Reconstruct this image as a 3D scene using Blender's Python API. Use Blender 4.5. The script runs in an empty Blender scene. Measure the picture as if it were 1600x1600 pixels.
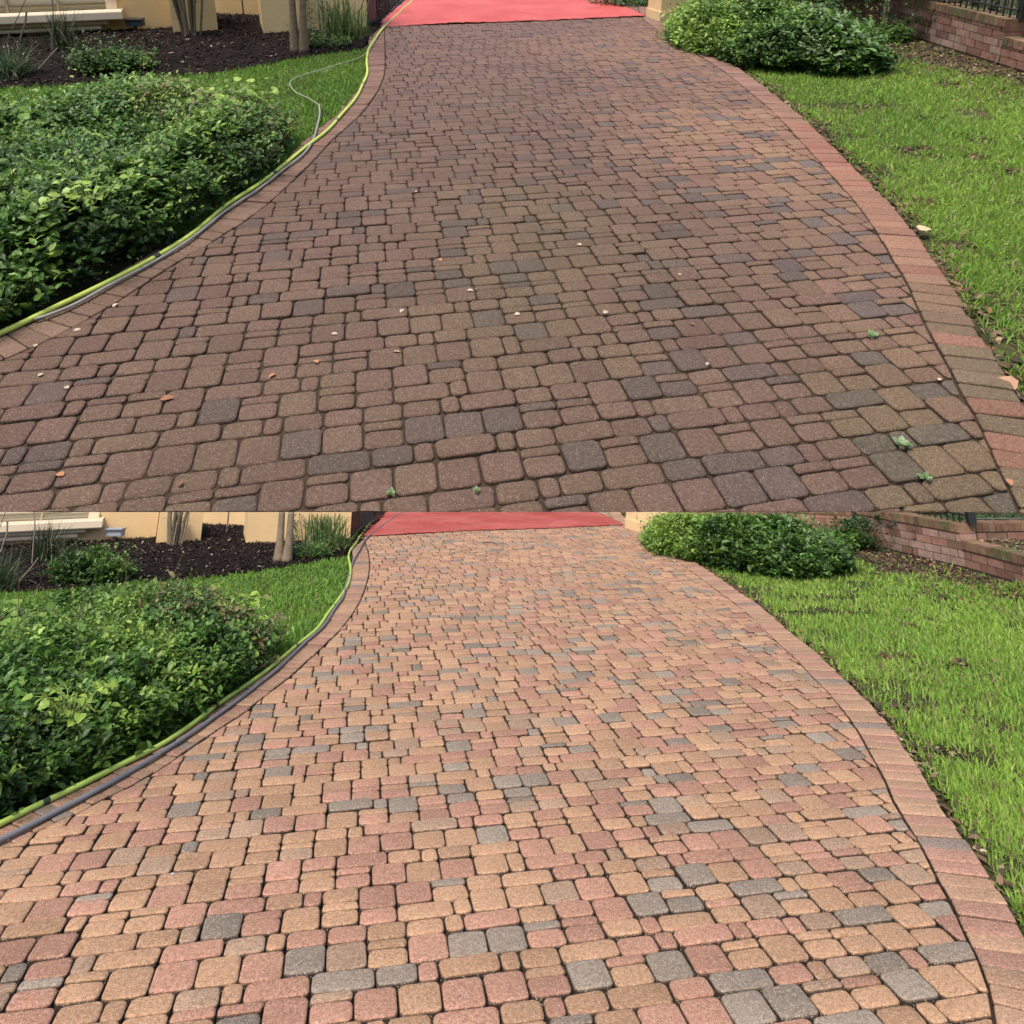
import bpy, bmesh, math, random
import numpy as np
from mathutils import Matrix, Vector

# ------------------------------------------------------------------ camera, sky, sun, exposure
SC = bpy.context.scene
H = 1.88                      # eye height over the paving, metres
F = 1221.0                    # focal length in pixels of a 1600 px wide frame
TH = math.radians(18.13)
CPY = 235.0                   # row of the optical axis (shift lens)
cam_d = bpy.data.cameras.new('camera')
cam = bpy.data.objects.new('camera', cam_d)
SC.collection.objects.link(cam)
cam.location = (0, 0, H)
cam.rotation_euler = (math.radians(90), 0, 0)
cam_d.sensor_width = 36.0
cam_d.lens = 36.0 * F / 1600.0
cam_d.shift_y = -(800.0 - CPY) / 1600.0
cam_d.clip_end = 2000
cam_d.clip_start = 0.05
SC.camera = cam

SUN_EL, SUN_AZ = math.radians(65), math.radians(215)     # azimuth clockwise from +Y: behind the viewer, a little left
w = bpy.data.worlds.new("World"); SC.world = w; w.use_nodes = True
nt = w.node_tree; bg = nt.nodes['Background']
sky = nt.nodes.new('ShaderNodeTexSky'); sky.sky_type = 'NISHITA'; sky.sun_disc = False
sky.sun_elevation = SUN_EL; sky.sun_rotation = SUN_AZ
sky.air_density = 1.0; sky.dust_density = 4.0; sky.ozone_density = 0.6
nt.links.new(sky.outputs[0], bg.inputs[0]); bg.inputs[1].default_value = 0.13
sd = bpy.data.lights.new('sun', 'SUN'); sun = bpy.data.objects.new('sun', sd); SC.collection.objects.link(sun)
sd.energy = 1.5; sd.angle = math.radians(14); sd.color = (1.0, 0.94, 0.86)
sdir = Vector((math.sin(SUN_AZ) * math.cos(SUN_EL), math.cos(SUN_AZ) * math.cos(SUN_EL), math.sin(SUN_EL)))
sun.rotation_euler = sdir.to_track_quat('Z', 'Y').to_euler(); sun.location = (0, -5, 30)
SC.view_settings.view_transform = 'Standard'; SC.view_settings.look = 'None'
SC.view_settings.exposure = 0.9; SC.view_settings.gamma = 1
SC.render.engine = 'CYCLES'

RNG = np.random.default_rng(11)
random.seed(5)
FR = F / math.cos(TH)

# ------------------------------------------------------------------ the two sites
# 'lower': the cleaned driveway, running down and away.  'upper': the uncleaned driveway on the rising bank that starts where it ends.
Y_END = None
class Site:
    def __init__(s, name, sgn, y0, M, k):
        s.name = name; s.th = sgn * TH; s.y0 = y0; s.M = M; s.k = k
    def at(s, x, y, h=0.0):
        """point of the site seen at panel column x, row y, h metres over its paving"""
        t = (y + s.y0 - CPY) / F
        hh = H - h
        Y = hh * (math.cos(s.th) - t * math.sin(s.th)) / (math.sin(s.th) + t * math.cos(s.th))
        D = Y * math.cos(s.th) + hh * math.sin(s.th)
        return np.array([(x - 800.0) / F * D, Y, h])
    def hgt(s, Y, y):
        """height of what is seen at row y at distance Y"""
        t = (y + s.y0 - CPY) / F
        return H - Y * (math.sin(s.th) + t * math.cos(s.th)) / (math.cos(s.th) - t * math.sin(s.th))
    def xat(s, px, Y, h=0.0):
        return (px - 800.0) / F * (Y * math.cos(s.th) + (H - h) * math.sin(s.th))
    def cap(s, Y):
        return 1e9 if s.name == 'upper' else H * (1 - Y / LOW_END)
low = Site('lower', -1, 800.0, Matrix.Translation((0, 0, H)) @ Matrix.Rotation(-TH, 4, 'X') @ Matrix.Translation((0, 0, -H)), 1.0)
LOW_END = low.at(800, 0)[1]
_n = Site('upper', 1, 0.0, Matrix.Identity(4), 1.0)
UP_START = _n.at(800, 800)[1]
K = (LOW_END * math.cos(TH) - H * math.sin(TH)) / (UP_START * math.cos(TH) + H * math.sin(TH))
MU = Matrix.Translation((0, 0, H)) @ Matrix.Rotation(TH, 4, 'X') @ Matrix.Scale(K, 4) @ Matrix.Translation((0, 0, -H))
up = Site('upper', 1, 0.0, MU, K)
print('LOW_END', LOW_END, 'UP_START', UP_START, 'K', K)

# ------------------------------------------------------------------ numpy helpers
def vnoise(x, y, seed=0):
    x = np.asarray(x, float); y = np.asarray(y, float)
    xi = np.floor(x).astype(np.int64); yi = np.floor(y).astype(np.int64)
    fx = x - xi; fy = y - yi
    fx = fx * fx * (3 - 2 * fx); fy = fy * fy * (3 - 2 * fy)
    def hsh(a, b):
        n = (a * 374761393 + b * 668265263 + seed * 982451653) & 0x7fffffff
        n = ((n ^ (n >> 13)) * 1274126177) & 0x7fffffff
        return ((n ^ (n >> 16)) & 0xffff) / 65535.0
    a = hsh(xi, yi); b = hsh(xi + 1, yi); c = hsh(xi, yi + 1); d = hsh(xi + 1, yi + 1)
    return (a * (1 - fx) + b * fx) * (1 - fy) + (c * (1 - fx) + d * fx) * fy
def fbm(x, y, seed=0):
    return (vnoise(x, y, seed) * .55 + vnoise(np.asarray(x) * 2.1, np.asarray(y) * 2.1, seed + 1) * .3 + vnoise(np.asarray(x) * 4.3, np.asarray(y) * 4.3, seed + 2) * .15)
def inpoly(P, poly):
    x, y = P[:, 0], P[:, 1]; r = np.zeros(len(P), bool); n = len(poly)
    for i in range(n):
        x1, y1 = poly[i][:2]; x2, y2 = poly[(i + 1) % n][:2]
        if y1 == y2: continue
        c = ((y1 > y) != (y2 > y)) & (x < (x2 - x1) * (y - y1) / (y2 - y1) + x1)
        r ^= c
    return r
def dist_poly(P, line):
    """distance of points to an open polyline, and signed side (left of travel > 0)"""
    best = np.full(len(P), 1e9); side = np.zeros(len(P))
    for a, b in zip(line[:-1], line[1:]):
        a = np.array(a[:2]); b = np.array(b[:2]); d = b - a; L2 = d @ d
        if L2 < 1e-12: continue
        t = np.clip(((P[:, :2] - a) @ d) / L2, 0, 1)
        q = a + t[:, None] * d; v = P[:, :2] - q; ds = np.hypot(v[:, 0], v[:, 1])
        cr = d[0] * (P[:, 1] - a[1]) - d[1] * (P[:, 0] - a[0])
        m = ds < best; best[m] = ds[m]; side[m] = np.sign(cr[m])
    return best, side
def smooth(pts, step):
    """Catmull-Rom through the points, resampled evenly"""
    p = [np.array(q, float) for q in pts]; p = [2 * p[0] - p[1]] + p + [2 * p[-1] - p[-2]]
    out = []
    for i in range(1, len(p) - 2):
        for t in np.linspace(0, 1, 12, endpoint=False):
            out.append(.5 * (2 * p[i] + (p[i + 1] - p[i - 1]) * t + (2 * p[i - 1] - 5 * p[i] + 4 * p[i + 1] - p[i + 2]) * t * t + (3 * p[i] - p[i - 1] - 3 * p[i + 1] + p[i + 2]) * t ** 3))
    out.append(p[-2]); out = np.array(out)
    s = np.r_[0, np.cumsum(np.linalg.norm(np.diff(out, axis=0), axis=1))]
    n = max(2, int(s[-1] / step) + 1); q = np.linspace(0, s[-1], n)
    return np.stack([np.interp(q, s, out[:, j]) for j in range(out.shape[1])], 1)

class Geo:
    """collects polygons with one colour per face"""
    def __init__(s): s.V = []; s.F = []; s.C = []; s.n = 0
    def add(s, V, F, C):
        V = np.asarray(V, float).reshape(-1, 3)
        s.V.append(V); s.F.extend([tuple(int(i) + s.n for i in f) for f in F])
        C = np.asarray(C, float)
        if C.ndim == 1: C = np.tile(C, (len(F), 1))
        s.C.append(C[:, :3]); s.n += len(V)
    def box(s, lo, hi, C, R=None, o=(0, 0, 0)):
        x0, y0, z0 = lo; x1, y1, z1 = hi
        V = np.array([(x0, y0, z0), (x1, y0, z0), (x1, y1, z0), (x0, y1, z0), (x0, y0, z1), (x1, y0, z1), (x1, y1, z1), (x0, y1, z1)], float)
        if R is not None: V = V @ np.array(R).T
        V = V + np.array(o)
        s.add(V, [(0, 3, 2, 1), (4, 5, 6, 7), (0, 1, 5, 4), (1, 2, 6, 5), (2, 3, 7, 6), (3, 0, 4, 7)], C)
    def obox(s, a, b, z0, z1, t, C, back=True):
        """upright slab from ground point a to b, t thick away from the viewer"""
        a = np.array(a[:2]); b = np.array(b[:2]); d = (b - a) / np.linalg.norm(b - a); n = np.array([-d[1], d[0]]) * t
        V = []
        for z in (z0, z1):
            for q in (a, b, b + n, a + n): V.append((q[0], q[1], z))
        s.add(V, [(0, 3, 2, 1), (4, 5, 6, 7), (0, 1, 5, 4), (1, 2, 6, 5), (2, 3, 7, 6), (3, 0, 4, 7)], C)
    def tube(s, pts, r, C, n=8, cap=True):
        pts = np.asarray(pts, float); m = len(pts); r = np.broadcast_to(r, (m,))
        T = np.gradient(pts, axis=0); T /= np.linalg.norm(T, axis=1)[:, None] + 1e-12
        ref = np.array([0, 0, 1.0]) if abs(T[:, 2]).mean() < .8 else np.array([1.0, 0, 0])
        A = np.cross(T, ref); A /= np.linalg.norm(A, axis=1)[:, None] + 1e-12; B = np.cross(T, A)
        a = np.linspace(0, 2 * math.pi, n, endpoint=False)
        V = (pts[:, None] + r[:, None, None] * (A[:, None] * np.cos(a)[None, :, None] + B[:, None] * np.sin(a)[None, :, None])).reshape(-1, 3)
        Fc = [(i * n + j, i * n + (j + 1) % n, (i + 1) * n + (j + 1) % n, (i + 1) * n + j) for i in range(m - 1) for j in range(n)]
        if cap: Fc += [tuple(range(n))[::-1], tuple((m - 1) * n + j for j in range(n))]
        C = np.asarray(C, float)
        if C.ndim == 2 and len(C) == m:                       # a colour per ring
            C = np.concatenate([np.repeat(C[:-1], n, 0)] + ([C[:1], C[-1:]] if cap else []))
        s.add(V, Fc, C)

def put(site, name, g, mat, parent=None, base=None, smooth_=False, capcut=False, kind=None, label=None, cat=None, group=None):
    """links a Geo (site coordinates) as one mesh object of that site"""
    V = np.concatenate(g.V); C = np.concatenate(g.C)
    me = bpy.data.meshes.new(name)
    if parent is not None: base = parent['_b']
    if base is None: base = (float(V[:, 0].mean()), float(V[:, 1].mean()), float(V[:, 2].min()))
    base = tuple(float(v) for v in base)
    L = np.array([len(f) for f in g.F]); idx = np.fromiter((i for f in g.F for i in f), np.int32)
    if capcut and site.name == 'lower':
        if capcut == 'leaf':                                   # drop whole leaves and blades
            bad = V[:, 2] > H * (1 - V[:, 1] / LOW_END) - .004
            fb = np.logical_or.reduceat(bad[idx], np.r_[0, np.cumsum(L)[:-1]])
            keep = ~fb; idx = idx[np.repeat(keep, L)]; L = L[keep]; C = C[keep]
    me.vertices.add(len(V)); me.vertices.foreach_set('co', (V - np.array(base)).astype(np.float32).ravel())
    me.loops.add(len(idx)); me.loops.foreach_set('vertex_index', idx)
    me.polygons.add(len(L)); me.polygons.foreach_set('loop_start', np.r_[0, np.cumsum(L)[:-1]].astype(np.int32))
    me.polygons.foreach_set('loop_total', L.astype(np.int32))
    me.update(calc_edges=True)
    at = me.attributes.new('Col', 'FLOAT_COLOR', 'FACE')
    at.data.foreach_set('color', np.c_[np.clip(C, 0, 1), np.ones(len(C))].astype(np.float32).ravel())
    me.polygons.foreach_set('use_smooth', np.full(len(L), bool(smooth_)))
    if capcut is True and site.name == 'lower':
        bm = bmesh.new(); bm.from_mesh(me)
        n = Vector((0, H / LOW_END, 1)).normalized(); p = Vector((0, LOW_END, 0)) - Vector(base)
        r = bmesh.ops.bisect_plane(bm, geom=bm.verts[:] + bm.edges[:] + bm.faces[:], plane_co=p, plane_no=n, clear_outer=True)
        ed = [e for e in r['geom_cut'] if isinstance(e, bmesh.types.BMEdge)]
        if ed:
            try: bmesh.ops.holes_fill(bm, edges=ed)
            except Exception: pass
        bm.to_mesh(me); bm.free()
    me.materials.append(mat)
    o = bpy.data.objects.new(name, me); SC.collection.objects.link(o)
    if parent is not None: o.parent = parent
    else: o.matrix_world = site.M @ Matrix.Translation(base)
    tag(o, label, cat, group, kind); o['_b'] = base
    return o
def tag(o, label=None, cat=None, group=None, kind=None):
    if label: o['label'] = label
    if cat: o['category'] = cat
    if group: o['group'] = group
    if kind: o['kind'] = kind
def thing(site, name, base, label, cat, group=None):
    o = bpy.data.objects.new(name, None); o.empty_display_size = .1; SC.collection.objects.link(o)
    o.matrix_world = site.M @ Matrix.Translation([float(v) for v in base]); o['_b'] = tuple(float(v) for v in base)
    tag(o, label, cat, group); return o

def frames(N, tilt, az=None, roll=.5):
    """leaf frames: y axis along the leaf, z its face; tilt = elevation of the leaf axis"""
    az = RNG.uniform(0, 2 * math.pi, N) if az is None else az
    yx = np.stack([np.cos(az) * np.cos(tilt), np.sin(az) * np.cos(tilt), np.sin(tilt)], 1)
    zx = np.stack([-np.cos(az) * np.sin(tilt), -np.sin(az) * np.sin(tilt), np.cos(tilt)], 1)
    xx = np.cross(yx, zx); r = RNG.normal(0, roll, N)[:, None]
    x2 = xx * np.cos(r) + zx * np.sin(r); z2 = -xx * np.sin(r) + zx * np.cos(r)
    return np.stack([x2, yx, z2], 1)                           # rows are the axes
LEAF_V = np.array([(0, 0, 0), (0, .5, .02), (0, 1, -.1), (-.25, .28, .07), (-.23, .65, .05), (.25, .28, .07), (.23, .65, .05)])
LEAF_F = [(0, 1, 4, 3), (1, 2, 4), (0, 5, 6, 1), (1, 6, 2)]
HEART_V = np.array([(0, 0, 0), (0, .5, .0), (0, 1, -.15), (-.42, .1, .10), (-.45, .5, .08), (-.22, .8, -.02), (.42, .1, .10), (.45, .5, .08), (.22, .8, -.02)])
HEART_F = [(0, 1, 4, 3), (1, 2, 5, 4), (0, 6, 7, 1), (1, 7, 8, 2)]
def inst(g, TV, TF, pos, R, sc, col):
    """adds N copies of a template; sc (N,) or (N,3)"""
    N = len(pos)
    if N == 0: return
    sc = np.asarray(sc, float); sc = sc[:, None] if sc.ndim == 1 else sc
    V = (TV[None] * (sc[:, None, :]))
    V = np.einsum('nkj,nji->nki', V, R) + pos[:, None]
    k = len(TV); off = (np.arange(N) * k + g.n).tolist()
    g.V.append(V.reshape(-1, 3)); g.n += N * k
    g.F.extend([tuple(i + o for i in f) for o in off for f in TF])
    g.C.append(np.repeat(col, len(TF), 0))
def blades(g, pos, az, L, lean, wd, col, seg=3, droop=1.0):
    """grass blades: curved tapering strips"""
    N = len(pos)
    if N == 0: return
    t = np.linspace(0, 1, seg + 1)
    ang = lean[:, None] + droop * (t[None] ** 1.5) * lean[:, None]                      # angle from vertical grows along the blade
    dl = np.diff(t, prepend=0)[None]
    r = np.cumsum(np.sin(ang) * dl * L[:, None], 1); z = np.cumsum(np.cos(ang) * dl * L[:, None], 1)
    c = np.stack([pos[:, 0:1] + r * np.cos(az)[:, None], pos[:, 1:2] + r * np.sin(az)[:, None], pos[:, 2:3] + z], 2)
    ta = az + RNG.uniform(-1.2, 1.2, N)
    wv = np.stack([-np.sin(ta), np.cos(ta), np.zeros(N)], 1)
    wt = (1 - t ** 2 * .95)[None, :, None] * wd[:, None, None] * .5
    V = np.stack([c - wv[:, None] * wt, c + wv[:, None] * wt], 2).reshape(N, -1, 3)
    k = 2 * (seg + 1); off = (np.arange(N) * k + g.n).tolist()
    g.V.append(V.reshape(-1, 3)); g.n += N * k
    fs = [(2 * i, 2 * i + 1, 2 * i + 3, 2 * i + 2) for i in range(seg)]
    g.F.extend([tuple(i + o for i in f) for o in off for f in fs])
    g.C.append(np.repeat(col, seg, 0))
def mixcol(a, b, t):
    t = np.asarray(t)[:, None]; return np.array(a)[None] * (1 - t) + np.array(b)[None] * t
def srgb(*c):
    c = np.array(c, float) / 255; return np.where(c <= .04045, c / 12.92, ((c + .055) / 1.055) ** 2.4)

# ------------------------------------------------------------------ materials
def nodes(name):
    m = bpy.data.materials.new(name); m.use_nodes = True; n = m.node_tree
    return m, n, n.nodes['Principled BSDF']
def attr_mat(name, rough=.7, spec=.3, nscale=0, namt=.25, bump=0, bscale=60, trans=0, speck=None, grime=None):
    m, n, b = nodes(name); N = n.nodes; L = n.links
    a = N.new('ShaderNodeAttribute'); a.attribute_name = 'Col'; col = a.outputs['Color']
    tc = N.new('ShaderNodeTexCoord')
    def mul(c, fac_socket, lo, hi):
        mr = N.new('ShaderNodeMapRange'); mr.inputs['To Min'].default_value = lo; mr.inputs['To Max'].default_value = hi
        mr.inputs['From Min'].default_value = .25; mr.inputs['From Max'].default_value = .75
        L.new(fac_socket, mr.inputs['Value'])
        mx = N.new('ShaderNodeVectorMath'); mx.operation = 'SCALE'; L.new(c, mx.inputs[0]); L.new(mr.outputs[0], mx.inputs['Scale']); return mx.outputs[0]
    if nscale:
        t = N.new('ShaderNodeTexNoise'); t.inputs['Scale'].default_value = nscale; t.inputs['Detail'].default_value = 5; t.inputs['Roughness'].default_value = .65
        L.new(tc.outputs['Object'], t.inputs['Vector']); col = mul(col, t.outputs['Fac'], 1 - namt, 1 + namt)
    if grime:
        t = N.new('ShaderNodeTexNoise'); t.inputs['Scale'].default_value = grime[0]; t.inputs['Detail'].default_value = 6
        L.new(tc.outputs['Object'], t.inputs['Vector']); col = mul(col, t.outputs['Fac'], 1 - grime[1], 1 + grime[1] * .6)
    if speck:                                                    # pale and dark aggregate grains
        for sc_, thr, target, amt, sd_ in speck:
            v = N.new('ShaderNodeTexVoronoi'); v.inputs['Scale'].default_value = sc_; v.inputs['Randomness'].default_value = 1
            mp = N.new('ShaderNodeMapping'); mp.inputs['Location'].default_value = (sd_, sd_ * 2, 0)
            L.new(tc.outputs['Object'], mp.inputs['Vector']); L.new(mp.outputs[0], v.inputs['Vector'])
            sp = N.new('ShaderNodeSeparateColor'); L.new(v.outputs['Color'], sp.inputs[0])
            gt = N.new('ShaderNodeMath'); gt.operation = 'GREATER_THAN'; gt.inputs[1].default_value = thr; L.new(sp.outputs[0], gt.inputs[0])
            ds = N.new('ShaderNodeMath'); ds.operation = 'LESS_THAN'; ds.inputs[1].default_value = .42; L.new(v.outputs['Distance'], ds.inputs[0])
            ml = N.new('ShaderNodeMath'); ml.operation = 'MULTIPLY'; L.new(gt.outputs[0], ml.inputs[0]); L.new(ds.outputs[0], ml.inputs[1])
            m2 = N.new('ShaderNodeMath'); m2.operation = 'MULTIPLY'; m2.inputs[1].default_value = amt; L.new(ml.outputs[0], m2.inputs[0])
            mx = N.new('ShaderNodeMix'); mx.data_type = 'RGBA'; L.new(m2.outputs[0], mx.inputs['Factor']); L.new(col, mx.inputs['A']); mx.inputs['B'].default_value = (*target, 1); col = mx.outputs['Result']
    L.new(col, b.inputs['Base Color']); b.inputs['Roughness'].default_value = rough
    b.inputs['Specular IOR Level'].default_value = spec
    if bump:
        t = N.new('ShaderNodeTexNoise'); t.inputs['Scale'].default_value = bscale; t.inputs['Detail'].default_value = 4
        L.new(tc.outputs['Object'], t.inputs['Vector'])
        bp = N.new('ShaderNodeBump'); bp.inputs['Strength'].default_value = .8; bp.inputs['Distance'].default_value = bump
        L.new(t.outputs['Fac'], bp.inputs['Height']); L.new(bp.outputs[0], b.inputs['Normal'])
    if trans:
        tr = N.new('ShaderNodeBsdfTranslucent'); L.new(col, tr.inputs['Color'])
        ms = N.new('ShaderNodeMixShader'); ms.inputs[0].default_value = trans
        L.new(b.outputs[0], ms.inputs[1]); L.new(tr.outputs[0], ms.inputs[2]); L.new(ms.outputs[0], n.nodes['Material Output'].inputs['Surface'])
    return m
MT = {}
for s_ in (low, up):
    k = s_.k
    MT[s_.name] = dict(
        paver=attr_mat('paver_' + s_.name, .88 if s_ is low else .8,   .25, 75, .42, .007 * k, 200, speck=[(190, .80, (.74, .62, .48), .40 if s_ is low else .16, 1.3), (180, .82, (.07, .045, .03), .55, 7.7)], grime=(3, .14)),
        bed=attr_mat('joint_soil_' + s_.name, .95, .1, 30, .4, .006 * k, 60),
        soil=attr_mat('soil_' + s_.name, .95, .15, 45, .6, .03 * k, 60, grime=(7, .4)),
        leaf=attr_mat('leaf_' + s_.name, .42, .45, trans=.28),
        grass=attr_mat('grass_' + s_.name, .55, .3, trans=.35),
        chip=attr_mat('chips_' + s_.name, .85, .2),
        stucco=attr_mat('stucco_' + s_.name, .9, .2, 60, .08, .006 * k, 120, grime=(2.5, .10)),
        trim=attr_mat('trim_' + s_.name, .75, .3, 5, .06),
        brick=attr_mat('wall_brick_' + s_.name, .9, .2, 14, .3, .006 * k, 80, grime=(2.2, .3)),
        bark=attr_mat('bark_' + s_.name, .85, .2, 18, .3, .008 * k, 30),
        hose=attr_mat('hose_' + s_.name, .42, .45, 22, .12),
        metal=attr_mat('dark_metal_' + s_.name, .5, .5),
    )
# tarp: shiny folded plastic
def tarp_mat(name, k, colr, rough):
    m, n, b = nodes(name); N = n.nodes; L = n.links
    tc = N.new('ShaderNodeTexCoord'); mp = N.new('ShaderNodeMapping'); mp.inputs['Scale'].default_value = (1.2, 3.5, 1); mp.inputs['Rotation'].default_value = (0, 0, .3)
    t = N.new('ShaderNodeTexNoise'); t.inputs['Scale'].default_value = 2.2; t.inputs['Detail'].default_value = 4; t.inputs['Distortion'].default_value = 1.2
    L.new(tc.outputs['Object'], mp.inputs[0]); L.new(mp.outputs[0], t.inputs['Vector'])
    bp = N.new('ShaderNodeBump'); bp.inputs['Distance'].default_value = (.05 if k > 1 else .12) * k; bp.inputs['Strength'].default_value = .9
    L.new(t.outputs['Fac'], bp.inputs['Height']); L.new(bp.outputs[0], b.inputs['Normal'])
    t2 = N.new('ShaderNodeTexNoise'); t2.inputs['Scale'].default_value = 1.3; L.new(tc.outputs['Object'], t2.inputs['Vector'])
    cr = N.new('ShaderNodeValToRGB'); cr.color_ramp.elements[0].color = (*colr[0], 1); cr.color_ramp.elements[1].color = (*colr[1], 1)
    cr.color_ramp.elements[0].position = .35; cr.color_ramp.elements[1].position = .65
    L.new(t2.outputs['Fac'], cr.inputs[0]); L.new(cr.outputs[0], b.inputs['Base Color'])
    b.inputs['Roughness'].default_value = rough; b.inputs['Specular IOR Level'].default_value = .6
    return m
MT['upper']['tarp'] = tarp_mat('dull_red_sheet', K, ((.42, .050, .038), (.50, .085, .065)), .6)
MT['lower']['tarp'] = tarp_mat('glossy_red_sheet', 1, ((.42, .06, .045), (.54, .12, .10)), .28)

# ------------------------------------------------------------------ outlines of the two sites (panel columns and rows -> ground)
SPEC = {
 'upper': dict(
  lin=[(604, -30), (602, 20), (601, 44), (602, 104), (596, 130), (584, 152), (560, 182), (520, 218), (480, 260), (416, 320), (350, 366), (280, 408), (200, 460), (134, 500), (75, 531), (0, 564), (-180, 640), (-420, 740)],
  rin=[(985, -30), (1000, 20), (1024, 44), (1052, 64), (1112, 98), (1152, 128), (1200, 168), (1240, 208), (1276, 248), (1312, 288), (1340, 320), (1370, 363), (1392, 400), (1415, 438), (1436, 485), (1459, 533), (1479, 567), (1502, 615), (1520, 643), (1541, 687), (1559, 728), (1582, 777), (1592, 800), (1604, 840)],
  mulch=[(-60, 135), (52, 132), (100, 130), (224, 117), (320, 111), (400, 100), (480, 84), (568, 72)],
  green=[(652, -6), (640, 5), (606, 36), (580, 68), (574, 84), (573, 112), (564, 140), (524, 192), (478, 231), (440, 262), (400, 292), (350, 324), (300, 366), (240, 404), (160, 446), (80, 484), (30, 508), (-10, 526), (-60, 548)],
  grey=[(500, 165), (501, 180), (497, 198), (488, 222), (474, 243), (440, 270), (400, 299), (352, 331), (305, 370), (245, 409), (165, 452), (115, 479), (70, 497), (52, 502)],
  thin=[(628, 2), (608, 22), (596, 46), (584, 68), (574, 82), (560, 92), (530, 102), (480, 118), (462, 124), (452, 133), (462, 146), (484, 156), (499, 166)],
  tarp=[(588, 43), (700, 38), (850, 33), (1011, 26), (965, 8), (915, -12), (900, -60), (700, -60), (655, -12), (625, 10), (603, 28)],
 ),
 'lower': dict(
  lin=[(562, -18), (566, 10), (569, 42), (576, 64), (577, 94), (565, 134), (540, 174), (500, 214), (460, 250), (384, 310), (320, 352), (251, 400), (202, 428), (154, 452), (124, 468), (60, 497), (0, 527), (-180, 610), (-420, 720)],
  rin=[(940, -18), (958, 10), (978, 26), (1012, 46), (1080, 92), (1120, 122), (1160, 152), (1200, 190), (1240, 226), (1272, 260), (1304, 293), (1337, 337), (1362, 381), (1381, 416), (1395, 450), (1417, 486), (1440, 522), (1462, 567), (1487, 612), (1507, 657), (1525, 692), (1542, 740), (1553, 800), (1566, 880)],
  mulch=[(-60, 123), (0, 120), (100, 118), (224, 106), (344, 96), (440, 82), (536, 66)],
  green=[(600, -10), (582, 14), (556, 48), (545, 66), (547, 92), (540, 118), (505, 170), (472, 203), (434, 234), (384, 272), (340, 303), (298, 334), (258, 361), (225, 379), (188, 397), (120, 431), (62, 458), (0, 489), (-60, 518)],
  grey=[(630, 0), (600, 20), (576, 38), (560, 62), (548, 84), (545, 100), (536, 130), (512, 170), (478, 205), (438, 242), (390, 282), (338, 320), (300, 347), (258, 374), (206, 405), (150, 437), (101, 463), (50, 490), (0, 515), (-60, 545)],
  tarp=[(563, 39), (660, 34), (760, 29), (860, 26), (974, 21), (950, 8), (928, -0.0), (640, -0.0), (598, 0), (583, 12), (572, 27)],
 )}
for s_ in (up, low):
    for k in ('lin', 'rin', 'mulch'):
        p = np.array([s_.at(*q)[:2] for q in SPEC[s_.name][k]])
        SPEC[s_.name][k + 'G'] = smooth(p, .05)

def offset(line, d):
    T = np.gradient(line, axis=0); T /= np.linalg.norm(T, axis=1)[:, None]
    return line + np.stack([-T[:, 1], T[:, 0]], 1) * d

# ------------------------------------------------------------------ paving
def tiling(nu, nv, seed):
    """machine-laid cobbles on a 3 x 2 inch grid: courses five cells high made of a 4 inch row (rectangles, long and small
    stones) and a 6 inch row (squares, rectangle over thin strip); every course is shifted against the last"""
    rg = random.Random(seed); out = []
    for j in range(nv // 5 + 2):
        v = -8 + 5 * j; u = -40 + ((j * .62) % 6) + rg.uniform(-.06, .06); top4 = True
        while u < nu:
            k = rg.choices([6, 4, 2, 3], [28, 10, 60, 3])[0]
            zl, zs = (v + 3, v) if rg.random() < .75 else (v, v + 2)
            if k == 2:
                if rg.random() < .5: out += [(u, v, 2, 2), (u, v + 2, 2, 1), (u, v + 3, 2, 2)]
                else: out += [(u, zl, 2, 2), (u, zs, 2, 3)]
            elif k == 3: out += [(u, zl, 3, 2), (u, zs, 2, 3), (u + 2, zs, 1, 3)]
            else:
                row = [3, 1] if k == 4 else rg.choice([[3, 2, 1], [1, 2, 3], [2, 1, 3], [3, 2, 1]])
                q = u
                for a in row: out.append((q, zl, a, 2)); q += a
                for q in range(0, k, 2):
                    if rg.random() < .62: out.append((u + q, zs, 2, 3))
                    else: out += [(u + q, zs, 2, 2), (u + q, zs + 2, 2, 1)]
            u += k
    return out
CELL_U, CELL_V = .0735, .0500
ANG = math.atan(240 / FR)
UD = np.array([math.cos(ANG), math.sin(ANG)]); VD = np.array([-math.sin(ANG), math.cos(ANG)])
TILES = tiling(150, 350, 3)
TCOL = [random.random() for _ in TILES]; TJIT = [[random.gauss(0, 1) for _ in range(8)] for _ in TILES]
def clip(poly, p, n):
    """keeps the part with (q-p).n <= 0"""
    out = []
    for i in range(len(poly)):
        a, b = poly[i], poly[(i + 1) % len(poly)]
        da, db = (a - p) @ n, (b - p) @ n
        if da <= 0: out.append(a)
        if (da < 0 < db) or (db < 0 < da): out.append(a + (b - a) * da / (da - db))
    return out
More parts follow.
